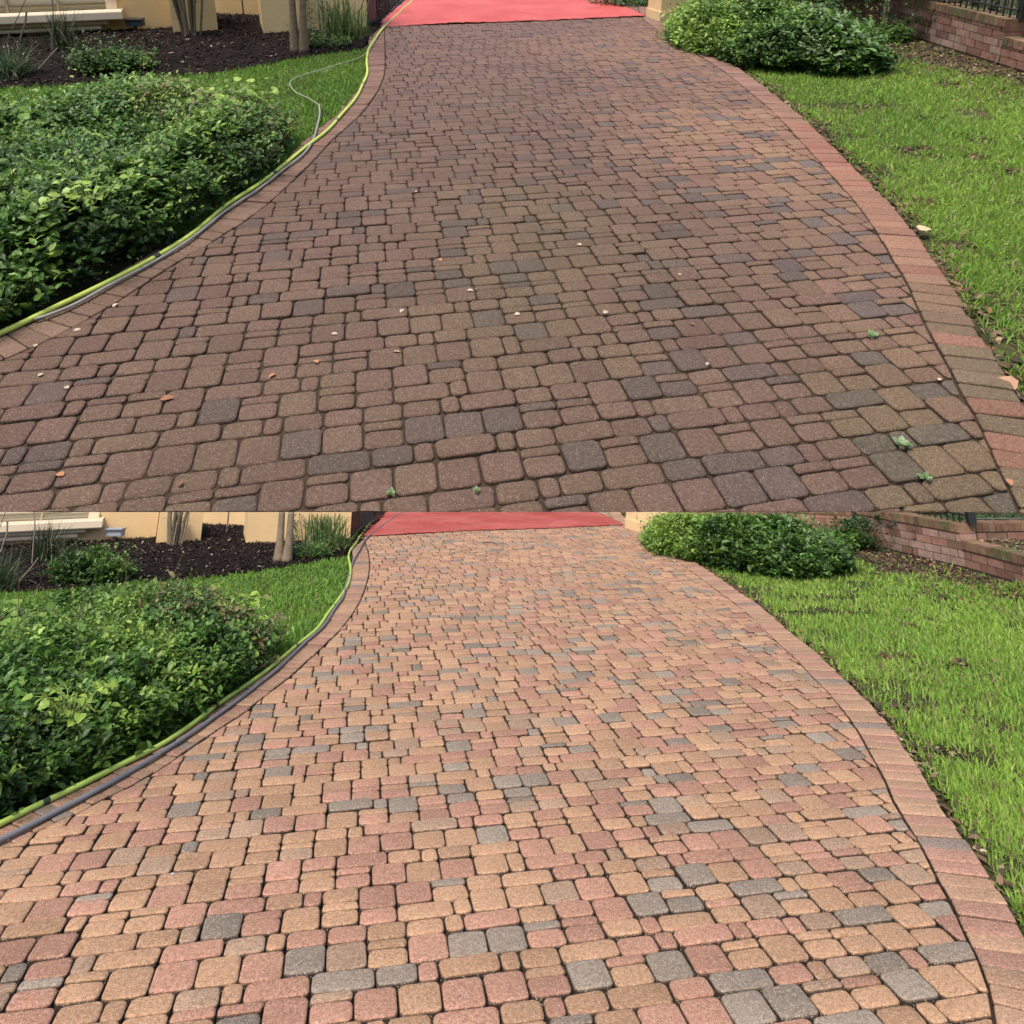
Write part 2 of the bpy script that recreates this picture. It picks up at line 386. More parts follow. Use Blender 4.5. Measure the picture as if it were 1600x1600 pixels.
def paver(g, poly, z, col, tilt=(0, 0), r=.004, depth=.05):
    """cobble with worn, rounded edges from a plan outline"""
    P = np.array(poly); n = len(P); c = P.mean(0)
    e = np.roll(P, -1, 0) - P; ar = .5 * np.sum(P[:, 0] * np.roll(P[:, 1], -1) - np.roll(P[:, 0], -1) * P[:, 1])
    if ar < 0: P = P[::-1]
    d = P - c; L = np.hypot(d[:, 0], d[:, 1]) + 1e-9
    rings = []
    for ins, dz in ((0, -depth), (0, -.0095), (.0016, -.0052), (.0052, -.0014), (.013, 0)):
        q = c + d * np.maximum(.15, 1 - ins / L)[:, None]
        zz = z + dz + ((q - c) @ np.array(tilt) if dz > -.02 else 0)
        rings.append(np.c_[q, np.broadcast_to(zz, n)])
    V = np.concatenate(rings); Fc = [(i * n + j, i * n + (j + 1) % n, (i + 1) * n + (j + 1) % n, (i + 1) * n + j) for i in range(4) for j in range(n)]
    Fc.append(tuple(4 * n + j for j in range(n)))
    if ar < 0: pass
    C = np.tile(np.asarray(col, float), (len(Fc), 1)); C[:n] = (.040, .027, .018); C[n:2 * n] = np.asarray(col) * .35 + np.array((.040, .027, .018)) * .65      # dirt colour on sides and lower edges, painting in the shade of open joints
    g.add(V, Fc, C)
def rrect(cx, cy, hu, hv, rad, jit):
    rad = min(rad, hu * .6, hv * .6); pts = []
    for k, (sx, sy, a0) in enumerate(((1, 1, 0), (-1, 1, 90), (-1, -1, 180), (1, -1, 270))):
        jx, jy = jit[2 * k] * .0013, jit[2 * k + 1] * .0013
        for a in (0, 30, 60, 90):
            t = math.radians(a0 + a)
            pts.append((cx + sx * (hu - rad) + math.cos(t) * rad + jx, cy + sy * (hv - rad) + math.sin(t) * rad + jy))
    return pts
# tan, red, grey families: measured on the cleaned paving
def paver_col(site, cr, x, y, rg):
    tan, pink, grey = np.array((.405, .240, .138)), np.array((.385, .205, .137)), np.array((.235, .188, .143))
    if site is low:
        red = .23 + .25 * (vnoise(x * .5, y * .5, 4) - .4)
        if cr < .14: c = grey * rg.uniform(.8, 1.3)
        elif cr < .14 + red: c = pink * rg.uniform(.82, 1.15)
        elif cr < .90: c = tan * rg.uniform(.82, 1.15)
        else: c = (tan * .55 + grey * .45) * rg.uniform(.85, 1.15)
        return c
    # the uncleaned paving: films of dirt and algae over the same cobbles
    base = grey if cr < .17 else (pink if cr < .50 else tan)
    clean = float(np.clip((x - .8) * .42 + (vnoise(x * .6, y * .5, 9) - .35) * .8 - np.clip((3.6 - y) * .5, 0, 1.2), 0, .75)) * (1 if y < 7 else .6)
    dirt = np.array((.118, .077, .060)); algae = np.array((.100, .090, .044))
    al = float(np.clip((fbm(x * .9 + 3, y * .7, 21) - .46) * 4, 0, 1) * .3 + np.clip(1.0 - math.hypot((x - .15) / .8, (y - 4.1) / 1.5), 0, .75)); al = min(al, 1)
    if y < 3.2 and x > 1.2: al = max(al, min(1, (3.4 - y) * 1.1))
    film = dirt * (1 - al * .75) + algae * al * .75
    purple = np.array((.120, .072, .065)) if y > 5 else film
    pf = float(np.clip((y - 4.5) / 6, 0, .85)); film = film * (1 - pf) + (purple * (1.05 + .5 * pf)) * pf  # film grows paler and pinker with distance: a sheen painted into the dirt colour
    if cr < .17: base = np.array((.20, .160, .140))
    c = 1.08 * base * (.14 + .42 * clean) + film * (.56 - .38 * clean)
    return c * rg.uniform(.90, 1.10)

def paving(s):
    sp = SPEC[s.name]; L_, R_ = sp['linG'], sp['ringG'] if 'ringG' in sp else sp['rinG']
    g = Geo(); rg = random.Random(8)
    org = np.array([-2.4, 1.0]) if s is up else np.array([-2.4, 1.0]) + np.array([.02, 1.2])
    ymin = UP_START if s is up else 1.9
    ymax = 17.0 if s is up else LOW_END - .02
    cs = np.array([org + UD * (u + a / 2 - 55) * CELL_U + VD * (v + b / 2 - 8) * CELL_V for u, v, a, b in TILES])
    dl, sl = dist_poly(cs, L_); dr, sr = dist_poly(cs, R_)
    gu_, gv_ = (.0027, .0037) if s is low else (.0024, .0033)
    def cutline(line, c, side):
        i = np.argmin(np.hypot(line[:, 0] - c[0], line[:, 1] - c[1])); i = min(max(i, 1), len(line) - 2)
        t = line[i + 1] - line[i - 1]; t /= np.hypot(*t); n = np.array([-t[1], t[0]]) * side
        return line[i] - n * .0035, n
    # travel is from far to near: the driveway lies to the left of L_ (east) and to the right of R_
    for k, (u, v, a, b) in enumerate(TILES):
        c = cs[k]
        if c[1] < ymin - .15 or c[1] > ymax + .1: continue
        inL = sl[k] > 0; inR = sr[k] < 0
        if not inL and dl[k] > .13: continue
        if not inR and dr[k] > .13: continue
        if c[0] < -5 or c[0] > 6.5: continue
        j = TJIT[k]
        wob = .006 * np.array([vnoise(c[0] * 1.3, c[1] * 1.3, 40) - .5, vnoise(c[0] * 1.3, c[1] * 1.3, 41) - .5])
        hu, hv = a * CELL_U / 2 - gu_, b * CELL_V / 2 - gv_
        loc = rrect(0, 0, hu, hv, .022, j)
        ra = j[1] * .006; ca, sa = math.cos(ra), math.sin(ra)
        poly = [c + wob + UD * (p[0] * ca - p[1] * sa) + VD * (p[0] * sa + p[1] * ca) for p in loc]
        if dl[k] < .16:
            q, n = cutline(L_, c, -1); poly = clip(poly, q, n)
        if dr[k] < .16 and len(poly) > 2:
            q, n = cutline(R_, c, 1); poly = clip(poly, q, n)
        if len(poly) > 2 and s is up and c[1] < ymin + .15: poly = clip(poly, np.array([0, ymin]), np.array([0, -1.0]))
        if len(poly) > 2 and s is low and c[1] > ymax - .15: poly = clip(poly, np.array([0, ymax]), np.array([0, 1.0]))
        if len(poly) < 3: continue
        P = np.array(poly); ar = abs(.5 * np.sum(P[:, 0] * np.roll(P[:, 1], -1) - np.roll(P[:, 0], -1) * P[:, 1]))
        if ar < .0006: continue
        dz = (vnoise(c[0] * 1.1, c[1] * 1.1, 50) - .5) * .012 + j[4] * .0020
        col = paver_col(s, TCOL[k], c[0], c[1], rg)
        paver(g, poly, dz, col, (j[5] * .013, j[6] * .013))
    put(s, 'driveway', g, MT[s.name]['paver'], base=(0, 6, 0), smooth_=True, kind='structure')
    # soldier course along both edges
    W = .215; g = Geo()
    outer = []
    for line, side in ((L_, -1), (R_, 1)):
        T = np.gradient(line, axis=0); T /= np.hypot(T[:, 0], T[:, 1])[:, None]; Nn = np.stack([-T[:, 1], T[:, 0]], 1) * side
        sarc = np.r_[0, np.cumsum(np.hypot(*np.diff(line, axis=0).T))]
        st = 0.0; ww = W
        outer.append(line + Nn * ww)
        while st < sarc[-1] - .12:
            ln = .100 * rg.uniform(.97, 1.03); e0, e1 = st + .003, st + ln - .002
            pt = lambda q: np.array([np.interp(q, sarc, line[:, 0]), np.interp(q, sarc, line[:, 1])])
            nn = lambda q: np.array([np.interp(q, sarc, Nn[:, 0]), np.interp(q, sarc, Nn[:, 1])])
            p0, p1, n0, n1 = pt(e0), pt(e1), nn(e0), nn(e1)
            st += ln; m = (p0 + p1) / 2
            if m[1] > ymax or m[1] < ymin - .1: continue
            w2 = ww + rg.uniform(-.006, .008); i2 = .0045 + rg.uniform(-.001, .003)
            q = [p0 + n0 * i2, p1 + n1 * i2, p1 + n1 * w2, p0 + n0 * w2]
            cc = sum(q) / 4; poly = []
            for kk in range(4):
                a_, b_, c_ = q[kk - 1], q[kk], q[(kk + 1) % 4]
                r_ = .009
                pa = b_ + (a_ - b_) / np.linalg.norm(a_ - b_) * r_; pb = b_ + (c_ - b_) / np.linalg.norm(c_ - b_) * r_
                poly += [pa, b_ * .45 + (pa + pb) * .275, pb]
            if s is up and m[1] < ymin + .15: poly = clip(poly, np.array([0, ymin]), np.array([0, -1.0]))
            if s is low and m[1] > ymax - .15: poly = clip(poly, np.array([0, ymax]), np.array([0, 1.0]))
            if len(poly) < 3: continue
            if s is low:
                col = np.array((.395, .24, .148)) * rg.uniform(.85, 1.12)
                if rg.random() < .35: col = np.array((.385, .21, .145)) * rg.uniform(.85, 1.1)
                if rg.random() < .05: col = np.array((.24, .185, .145))
            else:
                if side == 1:
                    f = float(np.clip((m[1] - 3.0) / 1.2, 0, 1)); col = np.array((.150, .108, .064)) * (1 - f) + np.array((.27, .140, .090)) * f
                    f2 = float(np.clip((m[1] - 6) / 3, 0, 1)); col = col * (1 - f2) + np.array((.22, .135, .108)) * f2
                    if rg.random() < .25: col = col * .55 + np.array((.27, .10, .07)) * .45
                else:
                    f = float(np.clip((m[1] - 4) / 4, 0, 1)); col = np.array((.175, .11, .075)) * (1 - f) + np.array((.185, .105, .08)) * f
                col = col * rg.uniform(.85, 1.12)
            if cc[0] < 0 and s is low: col = col * rg.uniform(.86, .98)
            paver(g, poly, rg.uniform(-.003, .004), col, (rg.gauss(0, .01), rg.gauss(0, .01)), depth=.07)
    put(s, 'driveway_border', g, MT[s.name]['paver'], base=(0, 6, 0), smooth_=True, kind='structure')
    sp['outL'], sp['outR'] = outer
    # bed of joint soil under the stones
    g = Geo(); ys = ymin if s is up else 1.9
    a = np.array(outer[0]); b = np.array(outer[1])
    a = a[(a[:, 1] > ys) & (a[:, 1] < ymax)]; b = b[(b[:, 1] > ys) & (b[:, 1] < ymax)]
    n = 60; yy = np.linspace(ys, ymax, n)
    xa = np.interp(yy, a[::-1, 1], a[::-1, 0]); xb = np.interp(yy, b[::-1, 1], b[::-1, 0])
    zb = -.028 if s is low else -.014
    V = [(x, y, zb) for x, y in zip(xa, yy)] + [(x, y, zb) for x, y in zip(xb, yy)]
    cj = (.060, .036, .025) if s is low else (.050, .036, .024)
    g.add(V, [(i, n + i, n + i + 1, i + 1) for i in range(n - 1)], cj)
    put(s, 'joint_sand', g, MT[s.name]['bed'], base=(0, 6, -.02), kind='structure')
for s_ in (low, up): paving(s_)

# ------------------------------------------------------------------ ground
def sheet(s, name, x0, x1, y0, y1, z, n, m, col, mat, poly=None, zf=None, inside=True):
    xs = np.linspace(x0, x1, n); ys = np.linspace(y0, y1, m); X, Y = np.meshgrid(xs, ys)
    Z = np.full_like(X, z) if zf is None else z + zf(X, Y)
    V = np.stack([X, Y, Z], 2).reshape(-1, 3); i = np.arange(n * m).reshape(m, n)
    Fc = np.stack([i[:-1, :-1], i[:-1, 1:], i[1:, 1:], i[1:, :-1]], 2).reshape(-1, 4)
    if poly is not None:
        cen = V[Fc].mean(1); Fc = Fc[inpoly(cen, poly)]
    cen = V[Fc].mean(1); C = col(cen[:, 0], cen[:, 1]) if callable(col) else np.tile(col, (len(Fc), 1))
    g = Geo(); g.add(V, [tuple(f) for f in Fc], C)
    return put(s, name, g, mat, base=((x0 + x1) / 2, (y0 + y1) / 2, z), kind='structure', smooth_=True)
def soilcol(x, y):
    t = np.clip(fbm(x * 2, y * 2, 70) * 1.6 - .3, 0, 1)
    return mixcol((.045, .032, .02), (.11, .085, .05), t)
def turfcol(x, y):
    t = np.clip(fbm(x * 1.5, y * 1.5, 71) * 1.8 - .4, 0, 1)
    return mixcol((.035, .040, .014), (.085, .075, .035), np.clip(t + RNG.normal(0, .12, len(t)), 0, 1))
sheet(low, 'ground', -300, 300, -200, LOW_END + .03, -.075, 3, 3, (.05, .06, .02), MT['lower']['soil'])
sheet(low, 'lawn_soil', -14, 14, .5, LOW_END, -.045, 120, 120, turfcol, MT['lower']['soil'])
sheet(up, 'hillside', -60, 60, UP_START, 60, -.06, 12, 12, (.05, .06, .02), MT['upper']['soil'])
sheet(up, 'lawn_soil', -14, 14, UP_START, 20, -.045, 120, 120, turfcol, MT['upper']['soil'])

def blade_col(n, pos, s, side):
    t = RNG.random(n); patch = fbm(pos[:, 0] * .9, pos[:, 1] * .9, 33)
    if side == 'R':
        a, b = np.array((.10, .245, .028)), np.array((.35, .51, .085))
    else:
        a, b = np.array((.085, .21, .03)), np.array((.23, .39, .055))
    c = mixcol(a, b, np.clip(t * .7 + patch * .6 - .1, 0, 1))
    dead = RNG.random(n) < ((.06 + .3 * np.clip(fbm(pos[:, 0] * 2.3, pos[:, 1] * 2.3, 35) - .45, 0, 1)) if side == 'R' else .04)
    c[dead] = np.array((.33, .27, .13)) * RNG.uniform(.6, 1.1, (dead.sum(), 1))
    return c
def lawn(s, side, N):
    sp = SPEC[s.name]; L_ = sp['outL']; R_ = sp['outR']; g = Geo()
    ys = UP_START if s is up else 2.2; ye = 15 if s is up else LOW_END - .3
    # sample density falls with distance
    N3 = int(N * 1.7) if side == 'R' else N * 4; u = RNG.random(N3); Y = ys * (ye / ys) ** u
    half = .66 * Y * math.cos(s.th) + .66 * H * math.sin(s.th) + .6
    X = RNG.uniform(0, 1, N3) * (half + .8) * (1 if side == 'R' else -1); P = np.stack([X, Y], 1)
    if side == 'R':
        d, sd = dist_poly(P, R_); m = (sd > 0) & (X > 0) & (d > .02 + .05 * vnoise(X * 5, Y * 5, 3))
        w0, w1 = sp['wall_line']
        dw, sw = dist_poly(P, [w0, w1]); m &= ~((dw < .9 + .4 * (vnoise(X * 2, Y * 2, 7) - .5)) & (RNG.random(len(X)) > .10))
        m &= (X < w1[0] + 3) & ((P - np.array(w0)) @ sp['wall_n'] < -.05)
        for cx, cy, rx, ry in sp['bare']:
            q = ((X - cx) / rx) ** 2 + ((Y - cy) / ry) ** 2; m &= ~((q < 1) & (RNG.random(len(X)) > .12))
        thin = fbm(X * 2.6, Y * 2.6, 90); m &= (RNG.random(len(X)) < np.clip((thin - .26) * 5, .12, 1))
        m &= ~((d < .13) & (RNG.random(len(X)) > .35))
    else:
        d, sd = dist_poly(P, L_); m = (sd < 0) & (X < 0) & (d > .015)
        ml = sp['mulchG']; dm, sm = dist_poly(P, ml); m &= (sm < 0) | (Y < ml[:, 1].min())
        m &= Y < np.interp(X, ml[:, 0], ml[:, 1]) + .02
        m &= (P @ np.array([1, 0]) > -12) & (Y > (4.2 if s is up else 4.9))
    P = P[m][:N]; n = len(P)
    print('lawn', s.name, side, n)
    pos = np.c_[P, np.full(n, -.045)]
    dd = np.hypot(P[:, 0], P[:, 1])
    hs = (.046 if side == 'R' else .042)
    Ln = hs * RNG.uniform(.6, 1.5, n) * (1 + .35 * (fbm(P[:, 0] * 1.6, P[:, 1] * 1.6, 55) - .5) * 2)
    lean = np.abs(RNG.normal(.45, .38, n)); wd = RNG.uniform(.004, .0075, n) * (1 + np.clip(dd - 3, 0, 10) * .2)
    blades(g, pos, RNG.uniform(0, 2 * math.pi, n), Ln, lean, wd, blade_col(n, P, s, side), seg=2)
    # straw and runners lying in the turf
    if side == 'R':
        k = n // 12; q = pos[RNG.integers(0, n, k)] + np.c_[RNG.normal(0, .03, (k, 2)), np.full(k, .012)]
        blades(g, q, RNG.uniform(0, 6.28, k), RNG.uniform(.03, .09, k), RNG.uniform(1.2, 1.5, k), RNG.uniform(.003, .006, k), np.array((.34, .27, .15)) * RNG.uniform(.5, 1.1, (k, 1)), seg=2, droop=.1)
    put(s, 'grass', g, MT[s.name]['grass'], base=(P[:, 0].mean(), P[:, 1].mean(), -.045), kind='stuff', capcut='leaf',
        label={'R': 'bright yellow green lawn right of the %s driveway', 'L': 'trimmed green lawn strip left of the %s driveway by the mulch bed'}[side] % ('dirty' if s is up else 'clean'), cat='grass')

# wall line and bare patches, taken from the photograph
W_ = {'upper': dict(a=(1250, 4), c=(1560, 97), d=(1640, 116)), 'lower': dict(a=(1210, 4), c=(1508, 84), d=(1640, 114))}
for s_ in (up, low):
    sp = SPEC[s_.name]; q = W_[s_.name]
    a = s_.at(*q['a'])[:2]; c = s_.at(*q['c'])[:2]
    if s_ is low:
        a = a
    sp['wall_line'] = (a, c); d = (c - a) / np.linalg.norm(c - a); sp['wall_n'] = np.array([-d[1], d[0]]) * (1 if -d[1] * 0 + d[0] > 0 else -1)
    dx = 0 if s_ is up else -30; dy = 0 if s_ is up else -8
    sp['bare'] = []
    for px, py, rx, ry in ((1320, 160, .55, .13), (1410, 228, .07, .06), (1447, 226, .05, .05), (1525, 240, .10, .08), (1500, 375, .10, .08), (1580, 262, .07, .06), (1450, 180, .09, .06), (1440, 308, .10, .04)):
        p = s_.at(px + dx, py + dy); sp['bare'].append((p[0], p[1], rx, ry))
for s_ in (up, low):
    lawn(s_, 'R', 235000); lawn(s_, 'L', 80000)

# ------------------------------------------------------------------ planting bed by the house, mulch chips, litter
def chips(g, P, z, L0, L1, cols, flat=.25):
    n = len(P); Rr = frames(n, RNG.normal(0, flat, n), roll=flat)
    tv = np.array([(-.5, -.5, 0), (.5, -.4, 0), (.4, .5, 0), (-.3, .6, 0), (0, 0, .18)]); tf = [(0, 1, 4), (1, 2, 4), (2, 3, 4), (3, 0, 4)]
    sc = np.stack([RNG.uniform(.25, .6, n) * (Ls := RNG.uniform(L0, L1, n)), Ls, Ls * .5], 1)
    inst(g, tv, tf, np.c_[P, np.broadcast_to(z, n)], Rr, sc, cols)
def bed(s):
    sp = SPEC[s.name]; ml = sp['mulchG']; ye = 17 if s is up else LOW_END - .05
    xr = s.at(575 if s is up else 548, 50)[0] + .1
    poly = [tuple(p) for p in ml] + [(xr, ml[-1][1] + .4), (xr - .1, ye), (ml[0][0] - 3, ye), (ml[0][0] - 3, ml[0][1])]
    def zf(x, y):
        d = np.clip((y - np.interp(x, ml[:, 0], ml[:, 1])) / 1.2, 0, 1); return .05 * d + (vnoise(x * 7, y * 7, 5) - .5) * .02
    sheet(s, 'planting_bed', ml[0][0] - 3, xr + .2, ml[:, 1].min() - .1, ye, -.03, 110, 90, (.010, .0065, .005), MT[s.name]['soil'], poly=poly, zf=zf)
    N = 45000; X = RNG.uniform(-10.5, xr, N); Y = RNG.uniform(ml[:, 1].min(), ye, N); P = np.stack([X, Y], 1)
    P = P[inpoly(P, poly)]; n = len(P); g = Geo()
    col = np.array((.015, .009, .007)) * RNG.uniform(.4, 2.0, (n, 1)); lt = RNG.random(n) < .045
    col[lt] = np.array((.30, .22, .16)) * RNG.uniform(.4, 1.3, (lt.sum(), 1)); rd = RNG.random(n) < .05; col[rd] = (.05, .024, .016)
    chips(g, P, -.02 + zf(P[:, 0], P[:, 1]) + RNG.uniform(0, .01, n), .015, .055, col, .35)
    put(s, 'mulch', g, MT[s.name]['chip'], kind='stuff', capcut='leaf', label='dark shredded bark mulch in the bed by the house, %s' % ('above the dirty driveway' if s is up else 'above the clean driveway'), cat='mulch')
    return zf
BEDZ = {s_.name: bed(s_) for s_ in (up, low)}
def litter(s):
    sp = SPEC[s.name]; a, c = sp['wall_line']; n_ = sp['wall_n']; L = np.linalg.norm(c - a); d = (c - a) / L
    N = 7000; t = RNG.uniform(-.3, L + 1.6, N); o = RNG.gamma(1.6, .38, N) + .03
    P = a + d * t[:, None] - n_ * o[:, None]
    e = RNG.random((1500, 2)); q = sp['outR']; k = RNG.integers(0, len(q), 1500)
    edge = q[k] + np.c_[np.abs(RNG.normal(.06, .05, 1500)), RNG.normal(0, .02, 1500)]
    bare = np.concatenate([np.array([[cx, cy]]) + RNG.normal(0, .8, (30, 2)) * np.array([[rx, ry]]) for cx, cy, rx, ry in sp['bare']])
    P = np.concatenate([P, edge, bare]); P = P[(P[:, 1] > (UP_START + .03 if s is up else 2)) & (P[:, 1] < (16 if s is up else LOW_END - .1))]; n = len(P); g = Geo()
    pal = np.array([(.09, .055, .035), (.17, .11, .065), (.30, .21, .12), (.06, .05, .03), (.10, .13, .04), (.25, .12, .06)])
    col = pal[RNG.choice(6, n, p=[.3, .22, .12, .2, .1, .06])] * RNG.uniform(.6, 1.2, (n, 1))
    Rr = frames(n, RNG.normal(.05, .3, n), roll=.4)
    inst(g, LEAF_V, LEAF_F, np.c_[P, RNG.uniform(-.04, -.02, n)], Rr, RNG.uniform(.025, .06, n), col)
    put(s, 'leaf_litter', g, MT[s.name]['chip'], kind='stuff', capcut='leaf', label='brown leaf litter and straw strewn beside the brick wall of the %s driveway' % ('dirty' if s is up else 'clean'), cat='leaf litter')
    # damp bare earth there
    w = 1.0; poly = [a - n_ * 1.3, a + n_ * .2, c + d * 2 + n_ * .2, c + d * 2 - n_ * .3, c - n_ * .8]
    poly = [tuple(p) for p in poly]; xs = [p[0] for p in poly]; ys = [p[1] for p in poly]
    sheet(s, 'bare_soil', min(xs), max(xs), max(min(ys), 2), min(max(ys), 16 if s is up else LOW_END - .03), -.037, 90, 90, soilcol, MT[s.name]['soil'], poly=poly)
for s_ in (up, low): litter(s_)

# ------------------------------------------------------------------ red sheet, hoses
def tarp(s):
    p = [s.at(*q)[:2] for q in SPEC[s.name]['tarp']]
    ymax = 16.5 if s is up else LOW_END - .02
    xs = [q[0] for q in p]; n = 150; m = 90; x0, x1 = min(xs), max(xs); y0 = min(q[1] for q in p); y1 = min(max(q[1] for q in p), ymax)
    X, Y = np.meshgrid(np.linspace(x0, x1, n), np.linspace(y0, y1, m))
    # wobble of the hem
    Z = .018 + .022 * (fbm(X * 2.2 + Y, Y * 2.8, 15) - .4) + .010 * (vnoise(X * 6, Y * 3 + X * 3, 16) - .5)
    if s is low: Z = .014 + (Z - .014) * .6
    V = np.stack([X, Y, np.maximum(Z, .008)], 2).reshape(-1, 3); i = np.arange(n * m).reshape(m, n)
    Fc = np.stack([i[:-1, :-1], i[:-1, 1:], i[1:, 1:], i[1:, :-1]], 2).reshape(-1, 4)
    cen = V[Fc].mean(1); Fc = Fc[inpoly(cen, p)]
    g = Geo(); g.add(V, [tuple(f) for f in Fc], (.5, .1, .1))
    o = put(s, 'plastic_sheet', g, MT[s.name]['tarp'], smooth_=True, capcut=True,
            label={'upper': 'matt coral red sheet spread at the far end of the dirty driveway', 'lower': 'shiny wet red sheet spread at the far end of the clean driveway'}[s.name], cat='tarpaulin')
    sm = o.modifiers.new('thickness', 'SOLIDIFY'); sm.thickness = .004; sm.offset = -1
for s_ in (up, low): tarp(s_)
def hose(s, key, r, col, mark, label, cat='garden hose', lift=.0, bands=False):
    pts = np.array([s.at(x, y, r) for x, y in SPEC[s.name][key]])
    if s is low: pts = pts[pts[:, 1] < LOW_END - .05]
    p = smooth(pts, .04); n = len(p); q = np.arange(n)
    p[:, 2] = r + .001 + lift + .004 * (vnoise(q * .11, q * 0, 60) )
    p[:, 0] += (vnoise(q * .07, q * 0 + 3, 61) - .5) * .02
    C = np.tile(np.array(col, float), (n, 1)) * (1 + .10 * (vnoise(q * .4, q * 0, 62)[:, None] - .5))
    if bands:
        for c0 in range(14, n, 34): C[c0:c0 + 1] = np.array((.04, .05, .03))
    g = Geo(); g.tube(p, r, C, n=10)
    put(s, 'garden_hose', g, MT[s.name]['hose'], smooth_=True, label=label, cat=cat)
hose(up, 'green', .0135, (.46, .56, .10), 0, 'lime green hose along the left edge of the dirty driveway', bands=True)
hose(up, 'grey', .0085, (.27, .26, .23), 0, 'grey hose curling off the lawn beside the lime hose of the dirty driveway', lift=.006)
hose(up, 'thin', .0055, (.30, .30, .22), 0, 'thin pale line from the coral sheet over the lawn of the dirty driveway', 'cord', lift=.012)
hose(low, 'green', .014, (.42, .56, .11), 0, 'lime green hose half hidden by the shrubs left of the clean driveway', bands=True)
hose(low, 'grey', .0125, (.17, .17, .18), 0, 'thick dark grey hose on the left border of the clean driveway', lift=.002)

# ------------------------------------------------------------------ plants
GR = dict(dark=(.030, .066, .016), mid=(.080, .165, .026), light=(.20, .34, .05), lime=(.30, .44, .07), pale=(.19, .28, .12))
def shoots(g, gs, base, dirv, L, nl, ls, col, TV=LEAF_V, TF=LEAF_F, stem=True):
    """leafy shoots: N stems with nl leaves each, spiralling"""
    N = len(base); j = np.arange(nl)
    t = (j + .6) / nl
    bend = np.array([0, 0, -.25])
    pts = base[:, None] + (dirv[:, None] * t[None, :, None] + bend * (t ** 2)[None, :, None] * .5) * L[:, None, None]
    az = RNG.uniform(0, 6.28, N)[:, None] + j[None] * 2.4 + RNG.normal(0, .3, (N, nl))
    tilt = RNG.normal(.15, .38, (N, nl)) + .5 * t[None] ** 3
    pos = pts.reshape(-1, 3); R_ = frames(N * nl, tilt.ravel(), az.ravel(), .35)
    sc = (ls[:, None] * (1.1 - .55 * t[None]) * RNG.uniform(.7, 1.2, (N, nl))).ravel()
    tipl = (t[None] ** 2 * .45)
    c = col[:, None] * (1 - tipl[..., None]) + np.minimum(col[:, None] * 1.9 + .01, .4) * tipl[..., None]
    c = c.reshape(-1, 3) * RNG.uniform(.75, 1.25, (N * nl, 1))
    inst(g, TV, TF, pos, R_, sc, c)
    if gs is not None:
        e = base + (dirv + bend * .4) * L[:, None]
        for k in range(N):
            gs.tube(np.stack([base[k], (base[k] + e[k]) / 2 + RNG.normal(0, .004, 3), e[k]]), np.array([.0022, .0016, .001]), (.10, .085, .035), n=3, cap=False)
def mass(s, name, poly, hfun, n, ls, colf, label, cat, edge=.22, stems=True, TV=LEAF_V, TF=LEAF_F, nl=7, sl=.14, inner=True, group=None):
    """a shrub mass over a plan polygon; hfun(x, y, distance to rim) is its top"""
    poly = np.array(poly); lo, hi = poly.min(0), poly.max(0)
    ring = np.concatenate([poly, poly[:1]])
    P = []
    while sum(len(p) for p in P) < n:
        q = RNG.uniform(lo, hi, (n * 2, 2)); q = q[inpoly(q, poly)]
        P.append(q)
    P = np.concatenate(P)[:n]
    d, _ = dist_poly(P, ring)
    top = hfun(P[:, 0], P[:, 1], d)
    onrim = RNG.random(n) < .45
    # rim shoots are pulled to the outline and take any height, the others sit under the top
    f = np.where(d < edge, RNG.random(n) ** .7, 1 - np.abs(RNG.normal(0, .13, n)))
    z = np.clip(top * f, .0, None)
    gx = (hfun(P[:, 0] + .03, P[:, 1], dist_poly(P + [.03, 0], ring)[0]) - hfun(P[:, 0] - .03, P[:, 1], dist_poly(P - [.03, 0], ring)[0])) / .06
    gy = (hfun(P[:, 0], P[:, 1] + .03, dist_poly(P + [0, .03], ring)[0]) - hfun(P[:, 0], P[:, 1] - .03, dist_poly(P - [0, .03], ring)[0])) / .06
    D = np.stack([-gx * .8, -gy * .8, np.ones(n)], 1) + RNG.normal(0, .45, (n, 3)); D /= np.linalg.norm(D, axis=1)[:, None]
    L = sl * RNG.uniform(.6, 1.4, n); far_ = RNG.random(n) < (.08 if name == 'shrub_hedge' else .14); L[far_] *= 1.9; D[far_] += [0, 0, .5]
    base = np.c_[P, z - .03 - L * .5 * D[:, 2]]; base[:, 2] = np.maximum(base[:, 2], -.03)
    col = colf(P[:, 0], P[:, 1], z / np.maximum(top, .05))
    cen = P.mean(0)
    root = thing(s, name, (cen[0], cen[1], -.04), label, cat, group)
    g = Geo(); gs = Geo()
    shoots(g, None, base, D, L, nl, ls * RNG.gamma(9, 1 / 9., n).clip(.45, 2.1), col, TV, TF)
    put(s, 'foliage', g, MT[s.name]['leaf'], parent=root, capcut='leaf')
    # woody stems from the ground into the mass
    k = max(30, n // 22); sel = RNG.integers(0, n, k)
    for i in sel:
        t_ = base[i]; b = np.array([t_[0] * .9 + cen[0] * .1 + RNG.normal(0, .04), t_[1] * .9 + cen[1] * .1 + RNG.normal(0, .04), -.04])
        e = t_ + D[i] * L[i] * 1.3; m_ = (b + e) / 2 + RNG.normal(0, .03, 3)
        gs.tube(np.stack([b, m_, e]), np.array([.005, .004, .0015]), np.array((.12, .095, .05)) * RNG.uniform(.5, 1.3), n=4, cap=False)
    put(s, 'stems', gs, MT[s.name]['bark'], parent=root, capcut='leaf')
    return root
